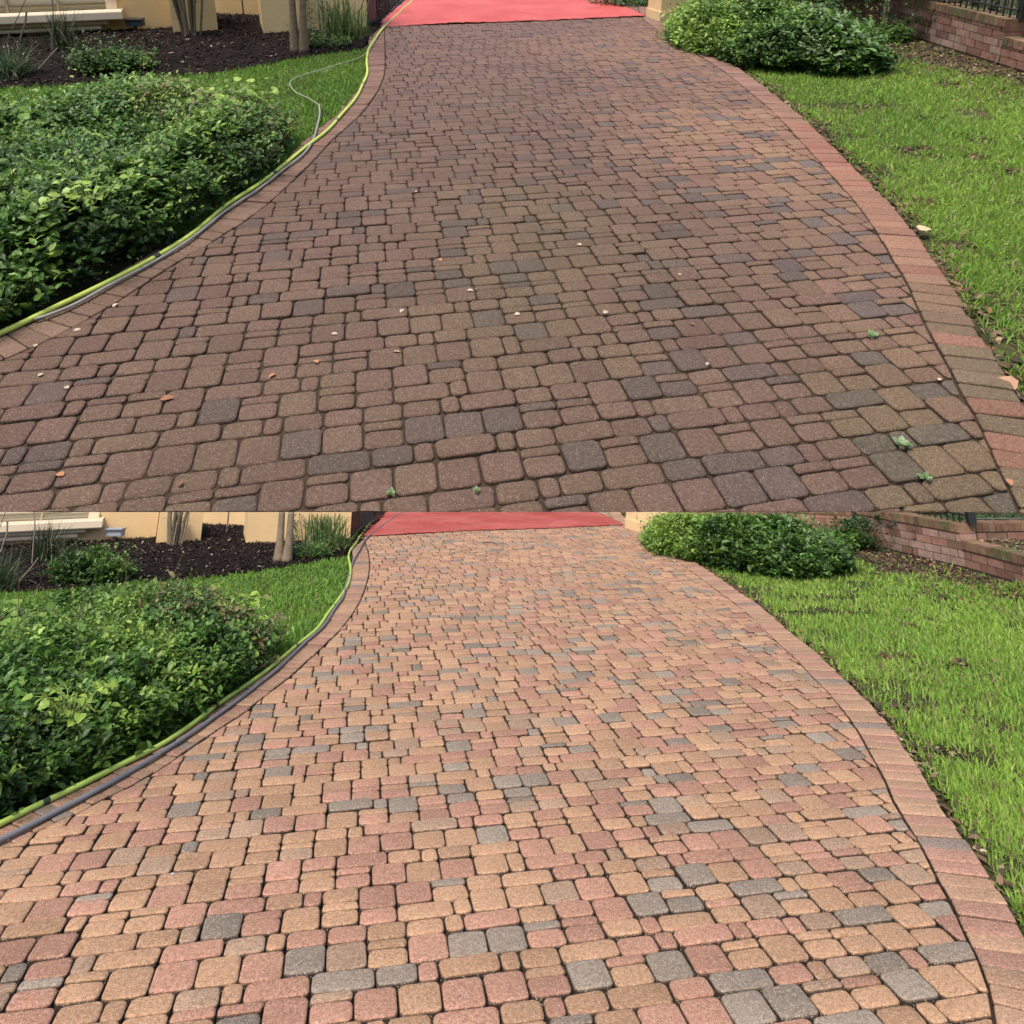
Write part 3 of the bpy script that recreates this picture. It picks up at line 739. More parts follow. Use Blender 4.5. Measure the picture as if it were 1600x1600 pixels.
def leafcol(x, y, f, a=GR['dark'], b=GR['mid'], c=GR['light'], lp=.28, seed=0):
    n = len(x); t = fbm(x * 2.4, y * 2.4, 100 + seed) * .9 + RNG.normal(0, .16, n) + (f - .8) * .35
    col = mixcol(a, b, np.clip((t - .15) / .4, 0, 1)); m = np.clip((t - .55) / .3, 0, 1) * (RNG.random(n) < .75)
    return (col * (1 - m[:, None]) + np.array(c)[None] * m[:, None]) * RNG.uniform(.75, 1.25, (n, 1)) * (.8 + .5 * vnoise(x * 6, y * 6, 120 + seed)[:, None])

def hedge(s):
    if s is up:
        front = [(-40, 536), (60, 478), (160, 430), (240, 392), (300, 352), (352, 312), (400, 280), (430, 250), (446, 222)]
        back = [(438, 186, .10), (415, 150, .34), (340, 128, .38), (230, 124, .36), (100, 136, .38), (-80, 145, .4)]
        zb = .46
    else:
        front = [(-40, 500), (40, 464), (120, 424), (200, 385), (262, 352), (320, 312), (372, 276), (410, 240), (430, 222)]
        back = [(430, 186, .10), (400, 146, .34), (325, 120, .38), (210, 116, .36), (90, 128, .38), (-80, 140, .4)]
        zb = .46
    fr = [s.at(*q)[:2] for q in front]; bk = [s.at(q[0], q[1], q[2])[:2] for q in back]
    poly = [(fr[0][0] - .5, fr[0][1] - .3)] + fr + bk + [(bk[-1][0] - 1, fr[0][1] + .5)]
    def hf(x, y, d):
        e = np.clip(d / .22, 0, 1) ** .5
        return (zb + .26 * (fbm(x * 1.6, y * 1.6, 12) - .5) * 1.6 + .12 * (vnoise(x * 5, y * 5, 13) - .5)) * (.45 + .55 * e) * (1 - .15 * np.clip((y - 5.0) / 1.5, 0, 1))
    def cf(x, y, f):
        c = leafcol(x, y, f, seed=2)
        xr = s.at(400 if s is up else 380, 215)
        m = (np.hypot(x - (xr[0] - .15), y - xr[1]) < .75) & (RNG.random(len(x)) < .3)
        c[m] = np.array((.20, .17, .07)) * RNG.uniform(.6, 1.1, (m.sum(), 1))
        return c
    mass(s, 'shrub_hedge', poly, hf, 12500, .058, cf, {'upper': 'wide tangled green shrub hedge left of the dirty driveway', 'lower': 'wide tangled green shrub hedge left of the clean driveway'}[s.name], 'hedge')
    return hf
for s_ in (up, low): hedge(s_)

def broadleaf(s, x, y, h, n, label, rad=.28, size=.10, col='light'):
    """soft broad-leaved weed standing out of the hedge"""
    b = s.at(x, y, h); root = thing(s, 'broadleaf_weed', (b[0], b[1], -.03), label, 'weed', 'broad-leaved weeds in the hedges')
    g = Geo(); gs = Geo()
    az = RNG.uniform(0, 6.28, n); r = rad * np.sqrt(RNG.random(n))
    pos = np.stack([b[0] + r * np.cos(az), b[1] + r * np.sin(az), h - .03 + RNG.uniform(-.06, .05, n)], 1)
    inst(g, HEART_V, HEART_F, pos, frames(n, RNG.normal(-.05, .3, n), az + RNG.normal(0, .6, n), .35), size * RNG.uniform(.6, 1.25, n), mixcol(GR['mid'], GR[col], np.clip(RNG.normal(.7, .3, n), 0, 1.2)))
    for k in range(0, n, 2):
        p0 = np.array([b[0] + (pos[k, 0] - b[0]) * .3, b[1] + (pos[k, 1] - b[1]) * .3, h - .09]); gs.tube(np.stack([p0, (p0 + pos[k]) / 2 + [0, 0, .03], pos[k]]), np.array([.004, .003, .002]), (.16, .22, .06), n=4, cap=False)
    put(s, 'leaves', g, MT[s.name]['leaf'], parent=root); put(s, 'stem', gs, MT[s.name]['bark'], parent=root)
for s_, dx, dy, nm in ((up, 0, 0, 'dirty'), (low, -22, -6, 'clean')):
    broadleaf(s_, 350 + dx, 140 + dy, .40, 70, 'pale broad-leaved weed topping the back right of the hedge, %s driveway' % nm, .42, .085, 'lime')
    broadleaf(s_, 240 + dx, 148 + dy, .40, 50, 'broad-leaved weed topping the middle back of the hedge, %s driveway' % nm, .36, .085, 'lime')
    broadleaf(s_, 30 + dx, 160 + dy, .46, 80, 'broad-leaved weed at the far left end of the hedge, %s driveway' % nm, .45, .085, 'light')
    broadleaf(s_, 140 + dx, 285 + dy, .50, 45, 'bright broad-leaved tuft standing out of the front of the hedge, %s driveway' % nm, .20, .05, 'lime')

def clump(s, name, x, y, h, n, wid, col, label, cat, lean=.35, droop=1.6, spread=.07, dead=.05, group=None, drawY=None):
    b = s.at(x, y); zz = max(0, float(BEDZ[s.name](b[0], b[1]))) - .03 if y < 130 else -.03
    g = Geo(); pos = np.c_[b[0] + RNG.normal(0, spread, n), b[1] + RNG.normal(0, spread, n), np.full(n, zz)]
    c = np.array(col) * RNG.uniform(.6, 1.5, (n, 1)); m = RNG.random(n) < dead; c[m] = (.33, .29, .18)
    L = h * RNG.uniform(.6, 1.15, n)
    blades(g, pos, RNG.uniform(0, 6.28, n), L, np.abs(RNG.normal(lean, .2, n)), np.full(n, wid) * RNG.uniform(.7, 1.3, n), c, seg=6, droop=droop)
    return put(s, name, g, MT[s.name]['grass'], base=(b[0], b[1], zz), capcut='leaf', label=label, cat=cat, group=group)
def lowshrub(s, px, py, rx, ry, h, n, ls, label, seed, a='dark', b='mid', c='light', name='shrub', cat='shrub', **kw):
    q = s.at(px, py); th = np.linspace(0, 6.28, 22, endpoint=False)
    poly = np.stack([q[0] + rx * np.cos(th) * (1 + .20 * np.sin(3 * th + seed) + .1 * np.sin(5 * th + 2 * seed)), q[1] + ry * np.sin(th) * (1 + .12 * np.cos(2 * th + seed))], 1)
    rr = min(rx, ry)
    def hf(x, y, d):
        hh = h * (.30 + .70 * np.clip(d / rr, 0, 1) ** .6) * (1 + 1.7 * (fbm(x * 3.0, y * 3.0, seed) - .5))
        if s is low: hh = np.minimum(hh, np.maximum(.03, H * (1 - y / LOW_END) - .03))
        return hh
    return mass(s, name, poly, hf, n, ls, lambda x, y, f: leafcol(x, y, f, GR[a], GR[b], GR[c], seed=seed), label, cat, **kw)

# ------------------------------------------------------------------ the house side
def house(s):
    U = s is up; nm = 'dirty' if U else 'clean'
    dx = 0 if U else -28; dy = 0 if U else -2
    cream = srgb(236, 206, 152) if U else srgb(212, 180, 132); trimc = srgb(232, 214, 184) if U else srgb(212, 194, 164)  # same house: upper stucco and trim coloured lighter to offset its dimly lit walls
    top = 1.7
    P = lambda x, y: s.at(x + dx if x > 0 else x, y + dy)[:2]
    w0, w1 = P(-200, 68), P(271, 45)
    if not U: w0, w1 = s.at(-200, 66)[:2], s.at(243, 42)[:2]
    root = thing(s, 'house', (w0[0] * .5 + w1[0] * .5, w1[1], 0), 'cream stucco house front with moulded window ledge behind the bed, %s driveway' % nm, 'house')
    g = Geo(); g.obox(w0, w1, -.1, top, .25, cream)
    # alcove: side and back wall between the pillars
    r0, r1 = P(338, 23), P(414, 26); q0 = P(341, 50)
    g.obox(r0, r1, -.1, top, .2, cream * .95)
    put(s, 'wall', g, MT[s.name]['stucco'], parent=root, capcut=True)
    for (a, b) in (((271, 53), (341, 49)), ((412, 54), (575, 45))):
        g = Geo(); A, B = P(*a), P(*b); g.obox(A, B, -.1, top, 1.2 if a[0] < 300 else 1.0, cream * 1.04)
        put(s, 'pillar', g, MT[s.name]['stucco'], parent=root, capcut=True)
    # window ledge: sill slab over two rolled courses
    d = (w1 - w0) / np.linalg.norm(w1 - w0); n_ = np.array([d[1], -d[0]])      # towards the viewer
    xe = 190 if U else 160
    def along(px, off):                                                          # point of the wall face seen at column px
        t = np.linspace(0, np.linalg.norm(w1 - w0), 400); q = w0 + d * t[:, None] + n_ * off
        pxs = 800 + F * q[:, 0] / (q[:, 1] * math.cos(s.th) + (H - .3) * math.sin(s.th)); return q[np.argmin(np.abs(pxs - px))]
    e = along(xe, .16); Yw = e[1]
    zs = [s.hgt(Yw, y + (0 if U else -2)) for y in (12, 15, 29, 38, 46)]
    if not U: zs = [s.hgt(Yw, y) for y in (10, 10, 24, 32, 40)]
    def roll(x_end, off, z0, z1, name, par, rnd):
        b = along(x_end, off); pts = []
        a = w0 + n_ * off; g = Geo(); m = 7
        prof = []
        if rnd:
            for k in range(m + 1):
                t = math.pi * k / m; prof.append((-math.cos(t) * (z1 - z0) / 2 + (z0 + z1) / 2, off * (.72 + .28 * math.sin(t))))
        else: prof = [(z0, off * .96), (z0 + .015, off), (z1 - .02, off), (z1, off * .95)]
        prof = [(prof[0][0], 0.002)] + prof + [(prof[-1][0], .002)]
        A0 = w0; B0 = b - n_ * off; V = []
        for q in (A0, B0):
            for z, o_ in prof: V.append((*(q + n_ * o_), z))
        k = len(prof); Fc = [(i, k + i, k + i + 1, i + 1) for i in range(k - 1)] + [tuple(range(k)), tuple(k + i for i in range(k))[::-1]]
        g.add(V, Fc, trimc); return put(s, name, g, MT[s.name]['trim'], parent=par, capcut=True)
    roll(xe, .26, zs[2], zs[1], 'window_sill', root, False)
    roll(xe - 24, .17, zs[3], zs[2] - .003, 'moulding', root, True)
    roll(xe - 35, .12, zs[4], zs[3] - .003, 'moulding', root, True)
    # the window above the ledge: frame and glazing bars
    g = Geo(); B = along(xe - 5, 0.0); A = w0; zt = top - .1; fz = zs[1] + .002
    off = n_ * .06
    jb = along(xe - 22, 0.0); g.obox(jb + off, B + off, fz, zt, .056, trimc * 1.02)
    fo = put(s, 'window_frame', g, MT[s.name]['trim'], parent=root, capcut=True)
    g = Geo(); g.obox(A + n_ * .02, jb + n_ * .02, fz, zt, .015, srgb(196, 186, 160)); 
    L = np.linalg.norm(jb - A); 
    for z in (zs[1] + .012, zs[1] + .065, zs[1] + .09):
        g.obox(A + n_ * .045, jb + n_ * .045, z, z + .014, .02, srgb(150, 138, 110))
    for k in range(1, 9):
        q = jb - d * k * .62; g.obox(q + n_ * .047, q + d * .03 + n_ * .047, fz, zt, .02, srgb(160, 148, 120))
    put(s, 'window_shutter', g, MT[s.name]['trim'], parent=root, capcut=True)
    # pipe in the alcove
    if True:
        p = P(382, 36); g = Geo(); g.tube([(p[0], p[1], -.05), (p[0], p[1], .6), (p[0] + .01, p[1], 1.5)], .012, (.12, .11, .10), n=8)
        put(s, 'downpipe', g, MT[s.name]['metal'], parent=root, capcut=True)
    # dark gate post at the corner of the drive
    a, b = P(577, 42), P(589, 36)
    root2 = thing(s, 'metal_gate', (a[0], a[1], 0), 'black metal gate folded back between house and red sheet, %s driveway' % nm, 'gate')
    g = Geo(); g.obox(a, b, -.05, 1.6, .05, (.012, .011, .011)); put(s, 'gate_frame', g, MT[s.name]['metal'], parent=root2, capcut=True)
    c = P(604, 22)
    for k in range(8):
        g = Geo()
        q = a + (c - a) * (k + 1) / 8.5 + np.array([.03, .2]); g.tube([(q[0], q[1], -.05), (q[0], q[1], 1.5)], .012, (.015, .014, .014), n=6)
        put(s, 'bar', g, MT[s.name]['metal'], parent=root2, capcut=True)
    # flood light
    p = s.at(*( (213, 50) if U else (178, 48))); zb = .04
    r3 = thing(s, 'flood_light', (p[0], p[1], 0), 'small %s flood light box standing in the mulch by the house, %s driveway' % ('black' if U else 'grey', nm), 'light')
    hw = .115; g = Geo(); g.box((p[0] - hw, p[1] - .05, zb + .05), (p[0] + hw, p[1] + .06, zb + .14), (.035, .04, .045) if U else (.22, .23, .24))
    put(s, 'housing', g, MT[s.name]['metal'], parent=r3)
    g = Geo(); g.box((p[0] - hw - .012, p[1] - .09, zb + .14), (p[0] + hw + .012, p[1] + .07, zb + .155), (.05, .05, .05) if U else (.30, .31, .31)); put(s, 'hood', g, MT[s.name]['metal'], parent=r3)
    g = Geo(); g.box((p[0] - .02, p[1] - .02, -.03), (p[0] + .02, p[1] + .02, zb + .05), (.03, .03, .03)); put(s, 'foot', g, MT[s.name]['metal'], parent=r3)
    g = Geo(); g.box((p[0] - hw + .012, p[1] - .053, zb + .062), (p[0] + hw - .012, p[1] - .050, zb + .13), (.06, .08, .11) if U else (.30, .33, .36)); put(s, 'lens', g, MT[s.name]['hose'], parent=r3)
    # multi-stemmed shrub between the pillars
    p = s.at(*((297, 57) if U else (268, 53))); r4 = thing(s, 'crepe_myrtle', (p[0], p[1], 0), 'many-stemmed upright shrub with bare stems before the first pillar, %s driveway' % nm, 'shrub')
    g = Geo(); gl = Geo(); gc = Geo(); th = 2.2
    for k in range(15):
        a = random.uniform(0, 6.28); r_ = random.uniform(.02, .16); t = np.linspace(0, 1, 7)
        bx, by = p[0] + math.cos(a) * r_, p[1] + math.sin(a) * r_ * .6; lx = math.cos(a) * random.uniform(.04, .45) * 1.1; ly = math.sin(a) * random.uniform(.05, .25)
        pts = np.stack([bx + lx * t, by + ly * t, -.03 + th * t], 1) + RNG.normal(0, .008, (7, 3)); rr = np.linspace(.022, .008, 7) * random.uniform(.6, 1.2)
        tgt = g; tgt.tube(pts, rr, np.array((.19, .15, .10)) * random.uniform(.5, 1.3), n=7)
        m = 34; tt = RNG.uniform(.12, 1, m); q = np.stack([np.interp(tt, t, pts[:, i]) for i in range(3)], 1) + RNG.normal(0, .035, (m, 3))
        if abs(lx) > .12 or k % 3 == 0: inst(gl, LEAF_V, LEAF_F, q, frames(m, RNG.normal(.3, .4, m)), RNG.uniform(.03, .055, m), leafcol(q[:, 0], q[:, 1], np.full(m, .8), seed=5))
    put(s, 'stems', g, MT[s.name]['bark'], parent=r4, capcut=True); put(s, 'leaves', gl, MT[s.name]['leaf'], parent=r4, capcut='leaf')
    # two-stemmed tree at the corner of the lawn
    p0 = s.at(*((462, 79) if U else (434, 74))); r5 = thing(s, 'young_tree', (p0[0], p0[1], 0), 'young tree with two smooth tan trunks at the lawn corner, %s driveway' % nm, 'tree')
    for (px, lx) in (((463, -.03), (476, .05)) if U else ((434, -.02), (447, .06))):
        q = s.at(px, 78 if U else 74); t = np.linspace(0, 1, 10); g = Geo()
        pts = np.stack([q[0] + lx * t + .012 * np.sin(t * 9 + px), q[1] + .05 * t, -.05 + 2.4 * t], 1)
        rr = .046 - .016 * t; rr[0] = .075; rr[1] = .056 if U else .05
        C = np.array((.22, .165, .105))[None] * (1 + .25 * (vnoise(t * 7, t * 0 + px, 2)[:, None] - .5))
        t2 = np.linspace(0, 1, 30); pts = np.stack([np.interp(t2, t, pts[:, i]) for i in range(3)], 1); rr = np.interp(t2, t, rr); rr[0] = .085; rr[1] = .066
        g.tube(pts, rr, np.array((.20, .15, .10)), n=12); put(s, 'trunk', g, MT[s.name]['bark'], parent=r5, smooth_=True, capcut=True)
    for k in range(5):
        pass
    if U:                                                          # crowns, above the frame
        for r_, pp, hh, nn in ((r5, p0, 2.6, 900), (r4, p, 2.4, 700)):
            g = Geo(); q = RNG.normal(0, 1, (nn, 3)); q /= np.linalg.norm(q, axis=1)[:, None]; q *= RNG.random((nn, 1)) ** .4 * np.array([.8, .7, .45]); q += np.array([pp[0], pp[1], hh])
            inst(g, LEAF_V, LEAF_F, q, frames(nn, RNG.normal(.1, .5, nn)), RNG.uniform(.05, .08, nn), leafcol(q[:, 0], q[:, 1], np.full(nn, .8), seed=6)); put(s, 'crown', g, MT[s.name]['leaf'], parent=r_)
    # planting
    O = lambda x, y: (x + (0 if U else -30), y - (0 if U else 3))
    clump(s, 'grass_plant', *((16, 118) if U else (-8, 116)), .46, 260, .010, (.045, .085, .035), 'arching striped grass plant at the left end of the mulch bed, %s driveway' % nm, 'grass plant', .5, 1.9, .09, .12)
    clump(s, 'grass_plant', *((100, 80) if U else (70, 82)), .50, 170, .010, (.030, .050, .020), 'upright dark grass plant before the window ledge, %s driveway' % nm, 'grass plant', .20, 1.2, .07, .10)
    lowshrub(s, *O(172, 108), .40, .26, .34, 620, .055, 'low bushy green shrub in the middle of the mulch bed, %s driveway' % nm, 31)
    clump(s, 'iris_plant', *O(533, 58), .62, 120, .020, (.085, .14, .04), 'tall strap-leaved plant by the second pillar, %s driveway' % nm, 'plant', .22, 1.3, .13, .10)
    clump(s, 'iris_plant', *O(560, 60), .42, 60, .017, (.11, .16, .05), 'short strap-leaved plant at the corner of house and driveway, %s driveway' % nm, 'plant', .3, 1.4, .06, .08)
    lowshrub(s, *O(507, 70), .32, .2, .18, 260, .04, 'low leafy weeds at the foot of the strap-leaved plants, %s driveway' % nm, 37, name='weed_patch', cat='weeds')
    # climbing shoots on the pillar behind the young tree
    b = P(487, 50); g = Geo(); m = 260; q = np.c_[b[0] + RNG.normal(0, .05, m), np.full(m, b[1] - .05) + RNG.normal(0, .02, m), RNG.uniform(0, 1.3, m)]
    inst(g, LEAF_V, LEAF_F, q, frames(m, RNG.normal(-.2, .4, m)), RNG.uniform(.03, .05, m), leafcol(q[:, 0], q[:, 1], np.full(m, .6), seed=8))
    put(s, 'climber', g, MT[s.name]['leaf'], capcut='leaf', label='slim leafy climber on the pillar behind the young tree, %s driveway' % nm, cat='climbing plant')
    # dead canes leaning at the left
    for (x0, y0, x1, y1, r_, lb) in ((8, 66, 40, -4, .006, 'thin arching dead cane at the far left of the bed'), (31, 62, 40, 18, .012, 'short thick dark dead stake at the far left of the bed'), (80, 80, 78, -30, .007, 'tall straight dead cane before the window ledge'), (60, 108, 88, 76, .007, 'pale fallen cane lying on the mulch')):
        g = Geo(); a_ = s.at(x0 + (0 if U else -30), y0 + 20); Y = a_[1]
        h1 = s.hgt(Y, y1 - (0 if U else 4)); h1 = max(min(h1, 1.6), .05)
        e = np.array([s.xat(x1 + (0 if U else -30), Y, h1), Y + .02, h1]); h0 = max(0, s.hgt(Y, y0)); a_ = np.array([s.xat(x0 + (0 if U else -30), Y, h0), Y, max(h0, -.02)])
        g.tube(np.stack([a_, (a_ + e) / 2 + [.03, 0, .03], e]), r_, (.22, .18, .14), n=5)
        put(s, 'dead_cane', g, MT[s.name]['bark'], capcut=True, label=lb + ', %s driveway' % nm, cat='cane')
for s_ in (up, low): house(s_)

# ------------------------------------------------------------------ the right side: pillar, shrubs, brick walls, fence
def rightside(s):
    U = s is up; nm = 'dirty' if U else 'clean'; sp = SPEC[s.name]
    dx = 0 if U else -32
    a, b = (s.at(1012, 26)[:2], s.at(1032, 33)[:2]) if U else (s.at(979, 24)[:2], s.at(1000, 31)[:2])
    g = Geo(); col = srgb(228, 196, 148); g.obox(a, b, -.05, 1.5, .5, col)
    pr = thing(s, 'gate_pillar', (a[0], a[1], 0), 'cream gate pillar between the red sheet and the right-hand shrubs, %s driveway' % nm, 'pillar')
    put(s, 'shaft', g, MT[s.name]['stucco'], parent=pr, capcut=True)
    dd = (b - a) / np.linalg.norm(b - a); nn = np.array([dd[1], -dd[0]]) * .02
    g = Geo(); g.obox(a + nn - dd * .02, b + nn + dd * .02, -.05, .14, .52, col * .96); put(s, 'plinth', g, MT[s.name]['stucco'], parent=pr, capcut=True)
    # dark low planting behind the sheet, between sheet and pillar
    if U: lowshrub(s, 975, 6, .5, .5, .3, 260, .06, 'dark low shrub behind the red sheet by the gate pillar, dirty driveway', 61, c='mid')
    # shrubs
    cap = .9 if U else .9
    A = (1112, 62) if U else (1076, 52)
    lowshrub(s, *A, .60, 1.25, .55 if U else .45, 2300, .066, 'light green spreading shrub nearest the gate pillar, %s driveway' % nm, 41, 'mid', 'light', 'lime')
    A = (1275, 92) if U else (1228, 80)
    lowshrub(s, *A, .74, .88, .50 if U else .47, 2300, .095, 'large dark broad-leaved shrub at the front of the right-hand planting, %s driveway' % nm, 43, 'dark', 'mid', 'pale', sl=.15)
    A = (1190, 84) if U else (1150, 70)
    lowshrub(s, *A, .62, .95, .55 if U else .5, 2300, .07, 'mid green shrub in the middle of the right-hand planting, %s driveway' % nm, 47, 'dark', 'mid', 'light')
    A = (1210, 26) if U else (1170, 16)
    lowshrub(s, *A, 1.0, 1.2, .95 if U else .3, 2400, .06, 'bright green shrub at the back of the right-hand planting, %s driveway' % nm, 49, 'mid', 'light', 'lime')
    A = (1365, 58) if U else (1312, 52)
    lowshrub(s, *A, .42, .3, .26, 500, .06, 'small low shrub reaching toward the brick wall, %s driveway' % nm, 53, 'dark', 'mid', 'light')
    # brick walls
    rg = random.Random(4)
    def bwall(a, b, h, t, label, coping=True, light=True):
        d = (b - a); L = np.linalg.norm(d); d = d / L; n = np.array([-d[1], d[0]])
        if n @ (a) < 0: n = -n                                                 # away from the viewer
        root = thing(s, 'brick_wall', (*((a + b) / 2), 0), label, 'wall')
        g = Geo(); A2, B2 = (a, b)
        def blk(u0, u1, z0, z1, o0, o1, c):
            V = []
            for z in (z0, z1):
                for (u, o) in ((u0, o0), (u1, o0), (u1, o1), (u0, o1)): q = a + d * u + n * o; V.append((q[0], q[1], z))
            g.add(V, [(0, 3, 2, 1), (4, 5, 6, 7), (0, 1, 5, 4), (1, 2, 6, 5), (2, 3, 7, 6), (3, 0, 4, 7)], c)
        blk(0.004, L - .004, -.1, h - .012, .0035, t - .0035, (.055, .038, .03)); put(s, 'mortar_core', g, MT[s.name]['brick'], parent=root, capcut=True)
        g = Geo(); ch = .092; z = -.01; row = 0
        hb = h - (.10 if coping else 0)
        while z < hb - .01:
            u = -(row % 2) * .14
            while u < L:
                u0, u1 = max(u + .007, 0), min(u + .273, L)
                if u1 - u0 > .03:
                    c = np.array((.27, .145, .10)) * rg.uniform(.7, 1.15)
                    if rg.random() < .2: c = np.array((.20, .12, .085)) * rg.uniform(.7, 1.1)
                    if light and z < .17 and rg.random() < .7: c = c * .45 + np.array((.36, .27, .21)) * .55
                    elif light and z < .3 and rg.random() < .25: c = c * .6 + np.array((.36, .25, .20)) * .4
                    o = rg.uniform(-.003, .003); z1 = min(z + ch - .008, hb)
                    blk(u0, u1, z, z1, o, t - o, c)
                u += .28
            z += ch; row += 1
        put(s, 'brickwork', g, MT[s.name]['brick'], parent=root, capcut=True)
        if coping:
            g = Geo(); u = 0
            while u < L:
                c = np.array((.21, .125, .075)) * rg.uniform(.7, 1.15)
                if rg.random() < .4: c = np.array((.15, .13, .06)) * rg.uniform(.7, 1.1)
                blk(u + .003, min(u + .085, L) - .002, h - .098, h + rg.uniform(-.003, .003), -.012, t + .012, c); u += .088
            put(s, 'coping', g, MT[s.name]['brick'], parent=root, capcut=True)
        return root
    a, c = sp['wall_line']; dW = (c - a) / np.linalg.norm(c - a)
    hw = s.hgt(c[1], 30 if U else 19)
    if U:
        k = s.at(1385, 42)[:2]
        # the far stretch steps back behind the near one
        bwall(k, c, hw, .24, 'long weathered brick wall with pale patched foot beyond the lawn, %s driveway' % nm)
        bwall(k + np.array([-2.6, 1.5]), k + np.array([-.02, .16]), hw * .9, .24, 'dark shaded stretch of brick wall behind the shrubs, %s driveway' % nm, light=False)
    else:
        k = s.at(1345, 46)[:2]
        bwall(k, c, hw, .24, 'long weathered brick wall with pale patched foot beyond the lawn, %s driveway' % nm)
        bwall(k + np.array([-2.6, 1.5]), k + np.array([-.02, .16]), hw * .9, .24, 'dark shaded stretch of brick wall behind the shrubs, %s driveway' % nm, light=False)
    # the return wall to the right and the low planter wall before it
    r0 = c + np.array([.02, .02]) ; yb = c[1]
    r1 = r0 + np.array([3.0, -.05 if U else .12])
    bwall(r0 + np.array([.0, .5]) * 0 + np.array([.26, .12]), r1 + np.array([.26, .3]), hw * .985, .24, 'brick garden wall with mossy coping running off to the right, %s driveway' % nm, light=False)
    p1 = s.at(1700, 138 if U else 140)[:2]; hp = s.hgt(c[1], 57 if U else 44)
    bwall(c + dW * .01, c + (p1 - c), hp, .2, 'low brick planter wall in front of the corner, %s driveway' % nm, coping=True, light=False)
    # soil filling of the planter
    q = p1 - c; V = [(*(c + [.15, .05]), hp - .03), (*(p1 + [.1, .05]), hp - .03), (p1[0] + .8, p1[1] + 1.2, hp - .02), (r1[0], r1[1] + .3, hp - .02), (*(c + [.25, .3]), hp - .03)]
    g = Geo(); g.add(V, [tuple(range(5))], (.10, .065, .045)); put(s, 'planter_soil', g, MT[s.name]['soil'], kind='structure', capcut=True)
    N = 900; P = np.stack([RNG.uniform(c[0], p1[0] + .6, N), RNG.uniform(p1[1], r1[1] + .4, N)], 1); P = P[inpoly(P, [v[:2] for v in V])]; n = len(P)
    pal = np.array([(.20, .12, .08), (.34, .24, .16), (.10, .07, .04), (.12, .14, .05)]); g = Geo()
    inst(g, LEAF_V, LEAF_F, np.c_[P, np.full(n, hp - .01)], frames(n, RNG.normal(0, .3, n), roll=.4), RNG.uniform(.03, .07, n), pal[RNG.integers(0, 4, n)])
    put(s, 'leaf_litter', g, MT[s.name]['chip'], kind='stuff', capcut='leaf', label='dry leaves lying in the brick planter of the %s driveway' % nm, cat='leaf litter')
    # iron fence on the wall, dark planting behind
    rf = thing(s, 'iron_fence', (c[0], c[1], hw), 'black iron picket fence standing on the brick wall corner, %s driveway' % nm, 'fence')
    nW = sp['wall_n']; u = .12; L = np.linalg.norm(c - a)
    while u < 2.6:
        q = c - dW * u + nW * .12; g = Geo(); u += .115
        if s.cap(q[1]) < hw + .03: continue
        g.tube([(q[0], q[1], hw - .01), (q[0], q[1], min(hw + .9, s.cap(q[1])))], .011, (.012, .013, .012), n=5)
        put(s, 'picket', g, MT[s.name]['metal'], parent=rf)
    g = Geo()
    for z in (.10, .85):
        q0, q1 = c + nW * .12, c - dW * 2.7 + nW * .12; g.tube([(q0[0], q0[1], hw + z), (q1[0], q1[1], hw + z)], .014, (.012, .013, .012), n=6)
    put(s, 'rail', g, MT[s.name]['metal'], parent=rf, capcut=True)
    q = c + nW * .12 + np.array([.06, 0]); g = Geo(); g.box((q[0] - .045, q[1] - .045, hw), (q[0] + .045, q[1] + .045, hw + 1.0), (.014, .016, .015)); put(s, 'post', g, MT[s.name]['metal'], parent=rf, capcut=True)
    g = Geo()
    for z in (.06, .14, .8): g.tube([(q[0], q[1], hw + z), (q[0] + 3, q[1] + .1, hw + z)], .009, (.10, .10, .09), n=5)
    put(s, 'wire', g, MT[s.name]['metal'], parent=rf, capcut=True)
    if U:
        p = c + np.array([.9, 1.3]); th = np.linspace(0, 6.28, 16, endpoint=False)
        poly = np.stack([p[0] + 2.6 * np.cos(th), p[1] + 1.0 + .9 * np.sin(th)], 1)
        mass(s, 'shrub', poly, lambda x, y, d: .75 + .3 * vnoise(x * 2, y * 2, 3) + np.clip(d, 0, .3), 2600, .07, lambda x, y, f: leafcol(x, y, f, GR['dark'], GR['dark'], GR['mid'], seed=9), 'dark shrubbery behind the iron fence of the dirty driveway', 'shrub')
    else:
        p = c + np.array([1.5, 1.5]); th = np.linspace(0, 6.28, 16, endpoint=False)
        poly = np.stack([p[0] + 2.6 * np.cos(th), p[1] + .9 * np.sin(th)], 1)
        mass(s, 'shrub', poly, lambda x, y, d: np.maximum(.2, H * (1 - y / LOW_END) - .06) + 0 * d, 1600, .06, lambda x, y, f: leafcol(x, y, f, GR['dark'], GR['dark'], GR['mid'], seed=9), 'dark shrubbery behind the iron fence of the clean driveway', 'shrub')
for s_ in (up, low): rightside(s_)

# ------------------------------------------------------------------ small things on the paving
def fallen(s, spots, label, group):
    first = None
    for (x, y, L, c, az) in spots:
        p = s.at(x, y); g = Geo()
        lv = LEAF_V * [1.3, 1, 1.2] + [0, -.5, 0]
        inst(g, lv, LEAF_F, np.array([[p[0], p[1], .006]]), frames(1, np.array([.05]), np.array([az]), .15), np.array([L]), np.array([c]))
        c = np.array(c); tone = 'cream' if c[1] > .55 * c[0] + .05 else ('orange' if c[0] > .3 else 'brown')
        px_ = 'far left' if x < 320 else 'left' if x < 640 else 'middle' if x < 960 else 'right' if x < 1280 else 'far right'
        py_ = 'near the front' if y > 600 else 'halfway up' if y > 450 else 'towards the back'
        put(s, 'fallen_leaf', g, MT[s.name]['chip'], base=(p[0], p[1], .004), label='small %s fallen leaf, %s, %s of the %s' % (tone, py_, px_, label), cat='leaf', group=group)
CR, OR_, BR = (.46, .37, .26), (.38, .18, .09), (.22, .10, .06)
sp_ = []
